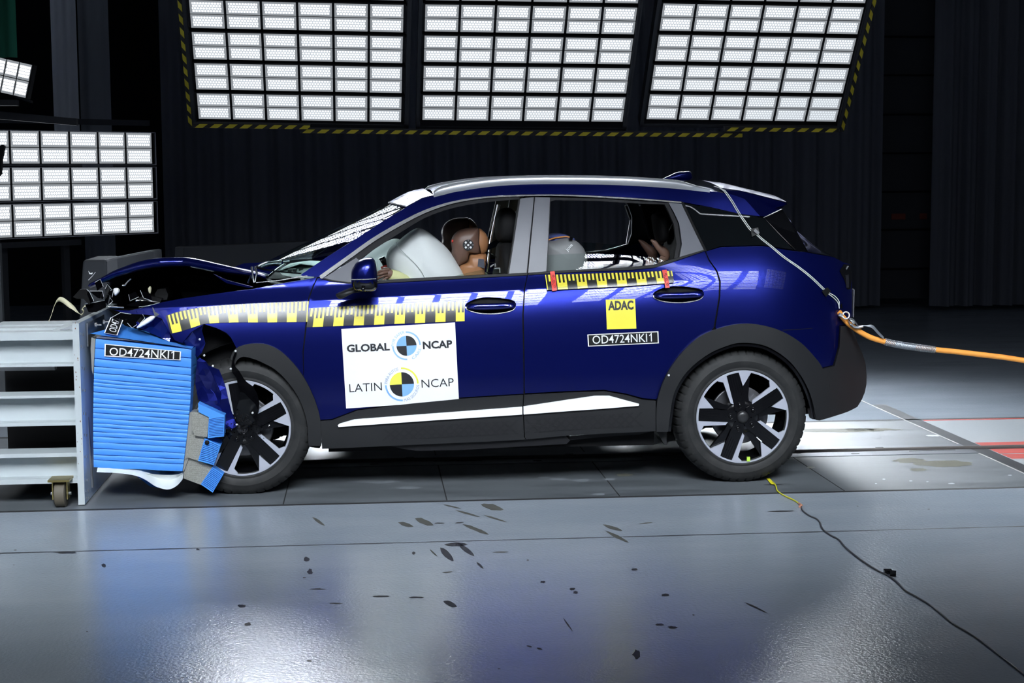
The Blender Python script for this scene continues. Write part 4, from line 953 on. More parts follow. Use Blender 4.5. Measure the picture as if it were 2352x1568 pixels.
# shattered front end
LENSK = mat('smoked_lens', (0.0015,0.0015,0.002), 0.08, spec=0.4)
def shard(mb, px, Y, tilt, th=0.003, mi=0):
    pts = [P(x, y, Y) for x, y in px]; c = sum(pts, Vector())/len(pts)
    pts = [Vector((p.x, p.y + tilt[0]*(p.x-c.x) + tilt[1]*(p.z-c.z), p.z)) for p in pts]; mb.prism(pts, (0, th, 0), mi)
SH = [([(170,681),(184,664),(198,664),(205,672),(214,692),(204,700),(192,686),(178,685)], 8.05, (.6,.2)),
      ([(204,669),(236,668),(239,680),(238,686),(225,684),(212,676)], 8.1, (-.5,.3)), ([(219,648),(230,641),(236,658),(228,664),(224,668)], 8.15, (.9,0)),
      ([(243,662),(248,652),(256,665),(252,674),(246,700),(240,694)], 8.0, (.7,-.4)), ([(252,668),(262,664),(258,682),(250,676)], 8.0, (-.8,.2)),
      ([(195,698),(208,696),(240,690),(243,706),(222,716),(205,716)], 8.1, (.2,.5)), ([(250,700),(253,684),(258,692)], 8.0, (1.2,.1)),
      ([(258,728),(276,718),(300,722),(290,730),(262,731)], 7.98, (.3,.8)), ([(284,733),(310,735),(316,744),(305,752),(292,742)], 7.96, (-.6,.7)), ([(316,737),(327,722),(332,731),(322,742)], 7.95, (.8,.2)),
      ([(296,676),(310,670),(318,682),(300,690)], 8.2, (.5,.6)), ([(320,668),(345,674),(352,690),(330,684)], 8.25, (-.4,.9)), ([(290,700),(320,690),(366,696),(340,702),(320,704)], 8.1, (.3,.9))]
for px, Y, t in SH:
    mb = MB(); shard(mb, px, Y, t, .004); o = mb.build('broken_lens', LENSK, CAR)
    vs_ = [Vector(v) for v in mb.v[:len(px)]]; m2 = MB(); k_ = int(px[0][0]) % 3
    m2.tube([v + Vector((0,-.001,0)) for v in (vs_ + vs_[:1])[k_:k_+3]], .0013, 5); m2.build('edge_glint', CABLEW, o)  # pale tubes drawn as highlights along the shard edges
mb = MB(); inflate(mb, [(314,753),(318,746),(332,734),(345,726),(354,725),(356,729),(350,736),(336,745),(320,753)], 7.93, .02, p=2.4, smooth=3); mb.build('headlamp', LAMPW, CAR, smooth=True)
mb = MB(); inflate(mb, [(260,665),(266,661),(273,663),(275,669),(270,676),(264,678)], 8.02, .025, smooth=3); mb.build('lamp_reflector', LAMPW, CAR, smooth=True)
mb = MB(); shard(mb, [(349,706),(352,707),(356,716),(366,722),(357,728),(354,720)], 7.93, (.5,.5), .004); mb.build('torn_bracket', SATIN, CAR)
# front wheel house: dark cavity, hanging bumper skin, torn liner
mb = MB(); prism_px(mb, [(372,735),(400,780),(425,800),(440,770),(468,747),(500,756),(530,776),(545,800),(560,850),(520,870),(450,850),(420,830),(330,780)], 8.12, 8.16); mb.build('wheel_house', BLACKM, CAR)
def crumple(name, px, Y, m, amp, seed, parent=CAR, depth=0.02, step=0.03, slope=(0,0)):
    rnd = random.Random(seed); pts = [P(x, y, Y) for x, y in px]; o2 = dens([Vector((p.x, p.z)) for p in pts], step)
    x0, x1 = min(p.x for p in o2), max(p.x for p in o2); z0, z1 = min(p.y for p in o2), max(p.y for p in o2); inn = []
    pl = [(p.x, p.y) for p in o2]; z = z0
    while z < z1:
        x = x0
        while x < x1:
            q = Vector((x + rnd.uniform(-.3,.3)*step, z + rnd.uniform(-.3,.3)*step))
            if inside(q, pl) and edge_dist(q, o2) > step*.4: inn.append(q)
            x += step
        z += step
    n = len(o2); r = geometry.delaunay_2d_cdt(o2 + inn, [(i, (i+1) % n) for i in range(n)], [tuple(range(n))], 1, 1e-5)
    a = [rnd.uniform(0, 6.28) for _ in range(6)]; k = [rnd.uniform(7, 17) for _ in range(6)]
    cx, cz = (x0+x1)/2, (z0+z1)/2
    def yy(q):
        w = abs(math.sin(k[0]*q.x + .4*k[1]*q.y + a[0])) + .6*abs(math.sin(k[2]*q.y - .5*k[3]*q.x + a[1])) + .3*math.sin(2.3*k[4]*q.x + k[5]*q.y)
        return Y + amp*w + slope[0]*(q.x-cx) + slope[1]*(q.y-cz)
    vs = [(v.x, yy(v), v.y) for v in r[0]]; me = bpy.data.meshes.new(name)
    me.from_pydata(vs, [], [tuple(f) for f in r[2]]); me.update()
    bm = bmesh.new(); bm.from_mesh(me); bmesh.ops.recalc_face_normals(bm, faces=bm.faces); bm.to_mesh(me); bm.free()
    o = link(name, me, m, parent); md = o.modifiers.new('thick', 'SOLIDIFY'); md.thickness = .004; return o
crumple('torn_bumper_skin', [(452,828),(458,822),(472,830),(478,840),(502,850),(510,870),(518,892),(523,915),(530,944),(537,962),(543,980),(534,985),(518,985),(500,940),(489,934),(470,925),(455,918),(448,880)], 7.90, BLUE, .02, 3)
crumple('torn_bumper_skin', [(455,832),(470,832),(482,850),(496,880),(508,905),(505,930),(490,915),(470,890),(455,860)], 7.88, BLUE, .018, 9)
crumple('bumper_corner', [(372,734),(386,757),(402,785),(420,800),(440,806),(446,826),(456,832),(440,822),(420,800),(356,770),(300,748),(330,730),(355,726)], 7.98, BLUE, .03, 5)
crumple('torn_wing_edge', [(417,788),(424,778),(440,762),(455,750),(466,746),(462,760),(470,790),(462,812),(452,822),(440,808)], 7.94, BLUE, .03, 12)
li = crumple('torn_liner', [(540,806),(534,822),(531,842),(533,856),(543,868),(546,884),(552,900),(549,920),(540,950),(548,975),(556,985),(570,982),(586,965),(594,945),(595,925),(590,905),(580,888),(566,878),(558,868),(549,852),(540,842),(537,830),(543,812)], 7.89, LENSK, .015, 21)
mb = MB()
for (x, y) in ((459,779),(469,816),(489,840),(541,806),(530,847),(580,948),(544,975)):
    c = P(x, y, 7.885); mb.lathe([(0,-.004),(.0045,-.003),(.006,0),(.0035,.005)], 10, c)
mb.build('push_clip', CABLEW, li, smooth=True)
rnd = random.Random(5); mb = MB()
for k in range(230):
    a = rnd.uniform(0, 6.28); r = abs(rnd.gauss(0, 1)); x, y = 560 + r*34*math.cos(a) + rnd.uniform(-20, 20), 985 + r*22*math.sin(a)
    if x < 515 and y < 1000: continue
    s = rnd.uniform(.6, 2.6); Y = 7.86 + rnd.uniform(-.02, .05)
    shard(mb, [(x+s*rnd.uniform(.4,1.4)*math.cos(q), y+s*rnd.uniform(.4,1.4)*math.sin(q)) for q in (0, 2.1, 4.2)], Y, (rnd.uniform(-1,1), rnd.uniform(-1,1)), .002)
tag(mb.build('shattered_fragments', BLACKG, li), kind='stuff')
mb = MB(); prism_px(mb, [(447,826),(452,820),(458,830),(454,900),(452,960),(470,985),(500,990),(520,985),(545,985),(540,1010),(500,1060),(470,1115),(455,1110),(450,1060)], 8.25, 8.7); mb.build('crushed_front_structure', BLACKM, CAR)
# ------------------------------------------------------------------ stickers on the car
def quad_fn(c, off):     # corners tl,tr,br,bl (pixels) -> fn(u,v)
    def fn(u, v):
        x = lerp(lerp(c[0][0], c[1][0], u), lerp(c[3][0], c[2][0], u), v); y = lerp(lerp(c[0][1], c[1][1], u), lerp(c[3][1], c[2][1], u), v)
        return S(x, y, off)
    return fn
def quad_grid(mb, c, off, nu, nv, mi=0, u0=0, u1=1, v0=0, v1=1, fn=None):
    fn = fn or quad_fn(c, off)
    mb.grid([[fn(lerp(u0, u1, i/nu), lerp(v0, v1, j/nv)) for i in range(nu+1)] for j in range(nv+1)], mi)
def tape(name, top, bot, start, flip=False, phase=0.0, period_px=46.2, lift=0.004):
    """measuring tape: ten-centimetre black and yellow blocks with centimetre ticks along the top edge"""
    tp, bt = resample([Vector((x, y, 0)) for x, y in top], 160), resample([Vector((x, y, 0)) for x, y in bot], 160)
    L = sum((b-a).length for a, b in zip(tp, tp[1:]))/period_px
    def at(s, v, off):
        q = s/L*159; q = min(max(q, 0), 158.999); i = int(q); a = tp[i].lerp(tp[i+1], q-i); b = bt[i].lerp(bt[i+1], q-i); p = a.lerp(b, v)
        return S(p.x, p.y, off)
    mb = MB()
    n = int(L*10)
    mb.grid([[at(L*i/n, v/5, lift) for i in range(n+1)] for v in range(6)], 0)
    def blk(s0, s1, v0, v1):
        s0, s1 = max(0, s0), min(L, s1)
        if s1 - s0 < .01: return
        k = max(1, int((s1-s0)*10)); mb.grid([[at(lerp(s0, s1, i/k), lerp(v0, v1, j/3), lift+.0008) for i in range(k+1)] for j in range(4)], 1)
    k = -2
    while k < L + 2:
        b = k + phase           # yellow block from b to b+.5
        blk(b, b+.5, .56, 1.0); blk(b, b+.1, .02, .56); blk(b+.2, b+.3, .02, .56); blk(b+.4, b+.5, .02, .56)
        blk(b+.6, b+.7, .02, .45); blk(b+.8, b+.9, .02, .45); k += 1
    o = mb.build(name, [TBLK, YELL], CAR, smooth=True, fix=False)
    return o
t1 = tape('measuring_tape', [(381,724.5),(400,718),(414.6,714),(445,708),(477,703),(539,698.5),(622,694.5),(709,691)], [(392,766),(400,764),(414.6,761),(445,751),(468.5,743.5),(500,741),(539,740),(622,740),(706,739)], 0, phase=.10)
t1['label'] = 'yellow and black measuring tape along the front wing'
t2 = tape('measuring_tape', [(710,707),(856,699),(960,695),(1067,691)], [(704,751),(856,745.5),(1067,737)], 0, phase=.30)
t2['label'] = 'yellow and black measuring tape along the front door'
t3 = tape('measuring_tape', [(1251,630),(1346,627.5),(1446,624.5),(1542,621)], [(1256,665.5),(1346,661),(1446,656),(1547.5,648)], 0, phase=-.45, period_px=45.4, lift=.014)
t3['label'] = 'yellow and black measuring tape along the rear door'
for c in ([(1262.5,623),(1273,622),(1278.5,666),(1267.5,667.5)], [(1519.5,619.5),(1530,618.5),(1537,660),(1527,661)]):
    mb = MB(); quad_grid(mb, c, .0165, 2, 8); o = mb.build('red_tape', [REDT, INK], CAR, smooth=True, fix=False); o['label'] = 'red tape strip with pen marks'
    m2 = MB(); fn = quad_fn(c, .0172); rnd = random.Random(int(c[0][0]))
    for v in (.25, .52, .8):
        m2.tube([fn(.62 + .2*math.cos(a), v + .05*math.sin(a)) for a in [k*.9 for k in range(8)]], .0011, 4)
    m2.tube([fn(.3 + .14*rnd.uniform(-1, 1), .3 + .4*k/14) for k in range(15)], .0011, 4); m2.build('pen_marks', INK, o)
# big white board
SG = [(784,755),(1045,740),(1054,920),(795,937.5)]
mb = MB(); quad_grid(mb, SG, .005, 24, 20); sign = mb.build('test_board', WHITE, CAR, smooth=True, fix=False)
sign['label'] = 'white rectangular board with two round target logos on the front door'
fn = lambda x, y: S(x, y, .0066)
mb = MB()
text_line(mb, 'GLOBAL', (797,807.8), (895.5,803.4), 16.8, fn, 0, .035); text_line(mb, 'NCAP', (971.5,800.6), (1039,797), 17, fn, 0, .035)
text_line(mb, 'LATIN', (803,900.4), (877.5,896), 20, fn, 0, -.004); text_line(mb, 'NCAP', (968.5,889.9), (1042.5,886.2), 20, fn, 0, -.004)
tl_ = math.radians(3.2)
def sect(c, r0, r1, a0, a1, mi):
    n = 14; rows = []
    for r in (r0, r1): rows.append([fn(c[0] + r*math.cos(math.radians(lerp(a0, a1, k/n))+tl_), c[1] - r*math.sin(math.radians(lerp(a0, a1, k/n))+tl_)) for k in range(n+1)])
    mb.grid(rows, mi)
C1, C2 = (933.6, 793.5), (923, 882)
sect(C1, .05, 23, 0, 90, 0); sect(C1, .05, 23, 180, 270, 0); sect(C1, .05, 23, 90, 180, 1); sect(C1, .05, 23, 270, 360, 1)
sect(C1, 29.5, 33, 0, 90, 2); sect(C1, 29.5, 33, 180, 270, 2)
sect(C2, .05, 27.8, 0, 90, 0); sect(C2, .05, 27.8, 180, 270, 0); sect(C2, .05, 27.8, 90, 180, 3); sect(C2, .05, 27.8, 270, 360, 1)
sect(C2, 35, 38.8, 0, 90, 3); sect(C2, 35, 38.8, 180, 270, 1)
text_arc(mb, 'FOR SAFER', C1, 28.5, 182, 98, 6.5, fn, 2); text_arc(mb, 'CARS', C1, 34.5, -66, -12, 6.5, fn, 2, outward=False)
text_arc(mb, 'PARA AUTOS', C2, 33, 178, 104, 7, fn, 4); text_arc(mb, 'MÁS SEGUROS', C2, 40, -82, -2, 7, fn, 4, outward=False)
mb.build('board_print', [INK, mat('logo_blue', (.22,.46,.82), .5), PBLUE, mat('logo_yellow', (.82,.80,.10), .5), mat('grey_blue_ink', (.30,.38,.55), .5)], sign, fix=False)
mb = MB(); quad_grid(mb, [(1391,688),(1458.4,686),(1461.4,754),(1393.7,756)], .004, 6, 6); o = mb.build('club_sticker', YELS, CAR, smooth=True, fix=False); o['label'] = 'square yellow sticker with black letters on the rear door'
mb = MB(); text_line(mb, 'ADAC', (1396.5,711), (1455,709.2), 20, lambda x, y: S(x, y, .0055), 0, .045); mb.build('club_lettering', INK, o, fix=False)
def plate_sticker(name, c, a, b, cap, fnw, host, lab, body='OD4724NKI1', clip=None):
    def q(u, v, o):
        x = lerp(lerp(c[0][0], c[1][0], u), lerp(c[3][0], c[2][0], u), v); y = lerp(lerp(c[0][1], c[1][1], u), lerp(c[3][1], c[2][1], u), v)
        return fnw(x, y, o)
    mb = MB(); mb.grid([[q(i/8, j/3, .003) for i in range(9)] for j in range(4)], 0)
    mb.grid([[q(lerp(.015, .985, i/8), lerp(.07, .93, j/3), .0038) for i in range(9)] for j in range(4)], 1)
    text_line(mb, body, a, b, cap, lambda x, y: fnw(x, y, .0046), 0, .004)
    o = mb.build(name, [WHITE, TBLK], host, fix=False); o['label'] = lab; return o
plate_sticker('code_sticker', [(1348.8,767.8),(1512,760.4),(1513,788),(1350.4,795.5)], (1361,789.2), (1499.5,783.6), 19.6, S, CAR, 'black sticker reading OD4724NKI1 on the rear door')

# ------------------------------------------------------------------ cabin
mb = MB()
x0, x1, x2 = P(705, 640, 8).x, P(1225, 600, 8).x, P(1760, 540, 8).x
mb.box((x0, 8.12, .26), (x2, 2*YC-8.12, .30)); mb.build('cabin_floor', DARKIN, CAR)
mb = MB()
def gridpx(rows): mb.grid([[P(*p) for p in r] for r in rows])
gridpx([[(640,622,8.75),(652,612,8.95),(668,604,9.3)], [(690,606,8.4),(700,602,8.8),(712,598,9.3)], [(735,612,8.3),(745,606,8.8),(750,600,9.3)], [(790,622,8.25),(800,622,8.8),(810,622,9.3)], [(800,690,8.2),(810,690,8.8),(815,690,9.3)]])
gridpx([[(640,622,8.75),(648,631,8.55),(672,636,8.25),(720,640,8.2)], [(660,612,8.75),(680,618,8.55),(700,622,8.3),(725,622,8.22)], [(690,604,8.8),(710,606,8.6),(730,610,8.35),(760,612,8.22)]])
dash = mb.build('dashboard', DASH, CAR, smooth=True, sharp=60)
for (x, y) in ((666,621.5),(677,621),(692,620)):
    mb = MB(); mb.prism([P(x-5,y-3,8.4), P(x+4.5,y-3.5,8.4), P(x+3.5,y+3,8.4), P(x-5.5,y+3,8.4)], (0,.05,0)); mb.build('air_vent', DARKIN, dash)
mb = MB(); inflate(mb, [(912,556),(930,540),(956,524),(977,528.5),(1006,550),(1033,577),(1054,610),(1068,640),(1060,690),(960,700),(915,660),(895,630),(887,596),(893,572)], 8.42, .20, p=2.3, n=16, smooth=4)
airbag = mb.build('airbag', AIRB, CAR, smooth=True); airbag['label'] = 'large white inflated airbag in front of the driver dummy'
def on_air(x, y): # point just in front of the bag surface
    c = P(960, 610, 8.42); p = P(x, y, 8.42); return Vector((p.x, 8.42 - .205*max(0.02, 1-((p.x-c.x)/.245)**2*.9-((p.z-c.z)/.22)**2*.9)**.42, p.z))
mb = MB(); mb.tube([on_air(x, y) for x, y in catmull([(909,553),(912,562),(924,575),(940,590),(955,605),(966,620),(974,636)], 3)], .0016, 5); mb.build('airbag_seam', mat('seam_thread', (.45,.50,.48), .8), airbag)
mb = MB(); inflate(mb, [(800,620),(830,596),(870,565),(905,548),(925,560),(930,620),(925,680),(860,690),(800,660)], 8.92, .24, p=2.4, n=12); ab2 = mb.build('airbag', AIRB, CAR, smooth=True); ab2['label'] = 'white passenger airbag behind the driver airbag'
# seats (dark), headrests, far belt pillar
for Y in (8.42, 9.22):
    s = bpy.data.objects.new('front_seat', None); COL.objects.link(s); s.location = P(1150, 640, Y); setpar(s, CAR)
    dx = 0 if Y < 9 else 40
    mb = MB(); inflate(mb, [(1140+dx,600),(1146+dx,560),(1172+dx,556),(1196+dx,580),(1206+dx,660),(1196+dx,740),(1150+dx,770),(1128+dx,740),(1130+dx,660)], Y, .23, p=3.4); mb.build('seat_back', SEATK, s, smooth=True)
    mb = MB(); inflate(mb, [(1140+dx,545),(1138+dx,505),(1148+dx,482),(1172+dx,478),(1188+dx,500),(1190+dx,545),(1176+dx,556),(1150+dx,556)], Y, .13, p=3.2); mb.build('headrest', SEATK, s, smooth=True)
    mb = MB(); inflate(mb, [(950+dx,760),(980+dx,740),(1120+dx,745),(1170+dx,760),(1170+dx,800),(960+dx,810)], Y, .24, p=3.4); mb.build('seat_cushion', SEATK, s, smooth=True)
s = bpy.data.objects.new('rear_bench', None); COL.objects.link(s); s.location = P(1560, 640, YC); setpar(s, CAR)
mb = MB(); inflate(mb, [(1575,520),(1595,515),(1625,560),(1650,700),(1600,760),(1560,740),(1555,600)], YC, .62, p=5); mb.build('seat_back', SEATK, s, smooth=True)
for Y in (8.45, 9.2):
    mb = MB(); inflate(mb, [(1500,500),(1506,490),(1524,489),(1530,500),(1530,545),(1524,556),(1510,556)], Y, .12, p=3); mb.build('headrest', SEATK, s, smooth=True)
mb = MB(); mb.tube([P(1146,470,9.45), P(1135,520,9.48), P(1127,560,9.5), P(1120,625,9.5)], .010, 6); mb.tube([P(1141,470,9.4), P(1126,530,9.43)], .003, 6); mb.build('belt_pillar', SATIN, CAR, smooth=True)
mb = MB(); mb.grid([[P(1119,562,8.75), P(1140,550,8.8), P(1150,552,8.85)], [P(1122,574,8.75), P(1140,566,8.8), P(1150,562,8.85)]]); mb.build('seat_belt', mat('navy_belt', (.02,.03,.06), .6), CAR, smooth=True)
# steering wheel top (black with a red patch) and gear of the far window
mb = MB(); mb.tube([P(874,600,8.5), P(880,596,8.5), P(885,603,8.5), P(889,616,8.5), P(893,628,8.5), P(896,645,8.5)], .019, 10); stw = mb.build('steering_wheel', BLACKG, CAR, smooth=True)
mb = MB(); mb.tube([P(882.5,609.5,8.478), P(886,619,8.478)], .021, 10); mb.build('red_patch', REDT, stw, smooth=True)
# half-lowered rear window with a broken rest of the front window
panel('rear_window_glass', [(1255,586),(1300,583.5),(1342,582),(1420,585),(1480,589.5),(1530,594),(1535,600),(1500,611),(1446,616),(1346,620),(1255,625)], GLASSD, CAR, off=-.016, thick=.004, mirror=False)
mb = MB(); mb.prism([P(1035,636,8.05), P(1068,628,8.05), P(1100,621,8.05), P(1135,616,8.05), P(1150,617,8.05), P(1149,632,8.05), P(1060,640,8.05)], (0,.004,0)); mb.build('broken_window_edge', GLASSD, CAR)
mb = MB()
for a, b in (((1135,617),(1149,616)), ((1148,617),(1148,626)), ((1126,613),(1134,607)), ((1138,612),(1137,605))):
    mb.tube([P(*a, 8.1), P(*b, 8.1)], .004, 6)
mb.build('broken_clip', CHROME, CAR)
# far window lines, window run and headlining
mb = MB(); mb.tube([P(*p, 9.62) for p in ((1342,580),(1365,578.5),(1395,575),(1418,569),(1436,564.5))], .0045, 6); mb.build('far_window_trim', CHROME, CAR, smooth=True)
mb = MB(); mb.tube([P(*p, 9.60) for p in ((1448,506),(1444,530),(1439,562))], .0045, 6); mb.build('far_window_run', SATIN, CAR, smooth=True)
mb = MB(); mb.prism([P(1336,556,9.63), P(1425,562,9.63), P(1430,568,9.63), P(1336,580,9.63)], (0,.004,0)); mb.build('far_window_glass', GLASSD, CAR)
mb = MB(); mb.grid([[Vector((v.x, v.y, v.z-.035)) for v in roofrow(p, .02)] for p in edge]); mb.build('headlining', BLACKM, CAR, smooth=True)
mb = MB(); prism_px(mb, [(1436,472),(1560,474),(1590,560),(1480,560),(1446,500)], 9.62, 9.66); mb.build('far_rear_pillar', BLACKM, CAR)

# mirrored far side of the body
for o in list(MIRROR): mirrored(o)

# ------------------------------------------------------------------ roof cable and its tape
def rs(mb, pts, r, seg=6, n=60): mb.tube(resample(pts, n), r, seg)
def side_pt(x, y, o=.006): return S(x, y, o)
cab = [(1660,434),(1666,444),(1680,464),(1694,488),(1710,512),(1722,528),(1731,534),(1745,547),(1770,567),(1800,592),(1832,614),(1862,638),(1885,660),(1898,672)]
p0 = [P(1640,428,8.3), P(1652,431,8.19)]
CW = thing('signal_cable', 'thin white twin cable taped from the roof down the rear wing', 'cable', tuple(P(1722,528,8.1)))
mb = MB(); rs(mb, p0 + [side_pt(x, y) for x, y in catmull(cab, 3)][2:] + [side_pt(x, y, .01) for x, y in ((1912,682),(1924,694),(1926,705))], .0024)
mb.build('wire', CABLEW, CW, smooth=True)
mb = MB(); rs(mb, p0 + [side_pt(x+3.2, y-1.2) for x, y in catmull(cab, 3)][2:] + [side_pt(x, y, .012) for x, y in ((1916,679),(1926,690),(1926,708))], .0024); mb.build('wire', CABLEW, CW, smooth=True)
for c in ([(1723,526),(1740,522),(1744,536),(1726,543)], [(1886,668),(1899,659),(1907,668),(1896,681)]):
    mb = MB(); mb.grid([[S(*c[0], .012), S(*c[1], .012)], [S(*c[3], .012), S(*c[2], .012)]]); mb.build('black_tape', TBLK, CW, fix=False)
mb = MB(); mb.obox(S(1728,530,.016), (.022,0,-.02), (0,-.01,0), (.01,0,.012)); mb.build('cable_tie', CHROME, CW)

# ------------------------------------------------------------------ orange cable with its grip
OC = thing('umbilical_cable', 'thick orange cable hanging from the rear of the blue car', 'cable', tuple(P(1940,735,8.1)))
oy = lambda x: 8.28
oc = [(1926,715),(1938,731),(1950,744),(1960,751),(1975,762),(2000,775),(2030,784),(2062,791),(2100,797),(2150,803),(2200,808),(2260,815),(2310,821),(2380,831),(2560,850),(2760,862)]
opts = resample([P(x, y, 8.10) for x, y in catmull(oc, 4)], 150)
mb = MB(); mb.tube(opts, .0145, 12); mb.build('cable_sheath', ORANGE, OC, smooth=True)
mb = MB(); sub = [p for p in opts if P(2030,784,8.10).x < p.x < P(2148,803,8.10).x]
for h in range(8):
    for sgn in (1, -1):
        path = []
        L = len(sub)*4; ss = resample(sub, L)
        for i, p in enumerate(ss):
            t = (ss[min(i+1, L-1)] - ss[max(i-1, 0)]).normalized(); a = Vector((0,1,0)); b = t.cross(a).normalized()
            q = sgn*i*.30 + h*math.pi/4; path.append(p + (a*math.cos(q) + b*math.sin(q))*.0165)
        mb.tube(path, .0022, 4)
mb.build('mesh_grip', GRIP, OC, smooth=True)
mb = MB(); core = [p for p in sub if P(2052,784,8.10).x < p.x < P(2105,803,8.10).x]; mb.tube(core, .0172, 12); mb.build('grip_band', GRIP, OC, smooth=True)
mb = MB()
for k in range(7):
    o1 = (k-3)*1.1
    mb.tube([P(x, y, 8.075) for x, y in catmull([(1962,750),(1978,748),(1990,748+o1*.2),(2004,750+o1),(2018,765+o1),(2030,776+o1*.6)], 4)], .0018, 5)
mb.tube([P(x, y, 8.07) for x, y in ((1955,744),(1962,751),(1972,752),(1982,749))], .007, 8); mb.build('grip_strands', GRIP, OC, smooth=True)
mb = MB()
def ring(c, R, r, ax, ay, n=20): mb.tube([c + ax*R*math.cos(2*math.pi*k/n) + ay*R*math.sin(2*math.pi*k/n) for k in range(n+1)], r, 8, cap=False)
ring(P(1943,724,8.07), .018, .0045, Vector((1,0,.1)).normalized(), Vector((0,.3,1)).normalized())
ring(P(1957,737,8.07), .017, .0035, Vector((.7,0,-.7)), Vector((.2,.7,.2)))
mb.tube([P(1927,722,8.07), P(1934,725,8.07)], .010, 10); mb.build('tow_eye', CHROME, OC, smooth=True)
mb = MB(); mb.tube([P(1949,736,8.075), P(1955,748,8.075), P(1966,753,8.075), P(1971,748,8.075), P(1960,733,8.075), P(1953,731,8.075)], .004, 8); mb.build('shackle', STEEL, OC, smooth=True)

# ------------------------------------------------------------------ dummies
def head(root, dx, dy, Y, s=1.0, full=True):
    T = lambda pts: [(x*s+dx, y*s+dy) for x, y in pts]
    mb = MB(); inflate(mb, T([(1038,572),(1036,556),(1041,541),(1052,530),(1070,524),(1088,523),(1099,524),(1101,545),(1103,580),(1078,582),(1074,598),(1064,605),(1052,610),(1046,604),(1042,594),(1037,586)]), Y, .078, p=3.0, n=14, smooth=3); mb.build('head', SKINB, root, smooth=True)
    mb = MB(); inflate(mb, T([(1100,524.5),(1110,530),(1118,540),(1122,554),(1120,568),(1115,580),(1103,581),(1102,545)]), Y, .076, p=3.0, n=14, smooth=3, shrink=(1098*s+dx, 556*s+dy)); mb.build('skull_cap', SKINT, root, smooth=True)
DR = thing('crash_test_dummy', 'brown crash test dummy behind the steering wheel with a round black target on its head', 'crash test dummy', tuple(P(1085,700,8.42)), 'adult crash test dummies')
head(DR, 0, 0, 8.42)
mb = MB(); inflate(mb, [(1079,583),(1090,582),(1115,581.5),(1117,600),(1113,620),(1115,650),(1090,670),(1060,650),(1054,612),(1066,605),(1074,600)], 8.42, .066, p=3.2, smooth=3); mb.build('neck_shroud', SKINT, DR, smooth=True)
mb = MB(); inflate(mb, [(1060,640),(1090,635),(1130,650),(1150,720),(1150,770),(1070,775),(1040,720)], 8.42, .19, p=2.8); mb.build('torso', SLEEVE, DR, smooth=True)
mb = MB(); mb.prism([P(1099,594,8.352), P(1112,595,8.352), P(1113,616,8.352), P(1097,611.5,8.352)], (0,.005,0)); mb.build('grey_patch', PATCH, DR)
mb = MB(); c = P(1075.5,562.5,8.338); R = .0285
mb.lathe([(0,0),(R,0),(R,.006)], 40, c, 0)
for a, b in ((0,0),(-5.6,-5.6),(5.6,-5.6),(-5.6,5.6),(5.6,5.6)):
    q = P(1075.5+a, 562.5+b, 8.3365); mb.lathe([(0,0),(.0058,0),(.0058,.003)], 16, q, 1)
for k in range(4):
    a = k*math.pi/2; mb.obox((c.x+math.cos(a)*R*.72-.0006, 8.3365, c.z+math.sin(a)*R*.72-.0006), (.0012+abs(math.cos(a))*.007, 0, 0), (0,.002,0), (0,0,.0012+abs(math.sin(a))*.007), 1)
mb.build('target_marker', [INK, WHITE], DR)
mb = MB(); q = P(1039,553,8.38); inflate(mb, [(1037,551),(1041,550),(1041,556),(1037,557)], 8.39, .03, smooth=2); mb.build('face_paint', REDT, DR, smooth=True)
mb = MB(); mb.tube([P(1117,578,8.40), P(1128,582,8.38), P(1140,590,8.38), P(1138,602,8.38), P(1122,603,8.36)], .002, 5); mb.tube([P(1114,600,8.34), P(1120,607,8.34), P(1119,618,8.34)], .002, 5); mb.build('sensor_cable', BLACKG, DR, smooth=True)
# left hand on the wheel: palm, four fingers, thumb, sleeve
mb = MB(); inflate(mb, [(882,623),(892,618),(902,622),(907,630),(899,640),(888,638),(881,631)], 8.20, .024, p=2.4, smooth=3)
for pts, r in (([(892,620.5,8.185),(882,620.5,8.168),(873,623,8.172),(865,627.5,8.184)], [.0085,.0080,.0072,.0045]), ([(889,625.5,8.178),(879,627,8.160),(870,630.5,8.164),(862,634,8.176)], [.0088,.0082,.0075,.0045]),
               ([(888,631,8.182),(880,633.5,8.168),(872,637.5,8.170),(866,641.5,8.180)], [.0085,.0080,.0070,.0045]), ([(891,636,8.19),(885,639,8.180),(879,643,8.182),(875,647,8.19)], [.0078,.0072,.0062,.0040]), ([(895,620,8.215),(887,617,8.235),(879,617,8.25)], [.0095,.0082,.006])):
    cp = catmull(pts, 3); mb.tube([P(*p) for p in cp], [interp([(i/(len(r)-1), q) for i, q in enumerate(r)], k/(len(cp)-1)) for k in range(len(cp))], 10)
mb.build('hand', SKINB, DR, smooth=True)
mb = MB(); mb.tube([P(896,631,8.20), P(908,636,8.21), P(922,645,8.23), P(960,690,8.3)], [.030,.036,.042,.05], 14); mb.build('sleeve', SLEEVE, DR, smooth=True)
PA = thing('crash_test_dummy', 'second brown crash test dummy in the passenger seat, head behind the first', 'crash test dummy', tuple(P(1060,700,9.22)), 'adult crash test dummies')
head(PA, -12, -18, 9.22, .99)
mb = MB(); inflate(mb, [(1055,575),(1085,570),(1095,600),(1100,650),(1070,670),(1045,650)], 9.22, .066, p=3.2); mb.build('neck_shroud', SKINT, PA, smooth=True)
mb = MB(); inflate(mb, [(1060,620),(1090,615),(1130,640),(1150,720),(1150,750),(1070,755),(1040,700)], 9.22, .19, p=2.8); mb.build('torso', SLEEVE, PA, smooth=True)
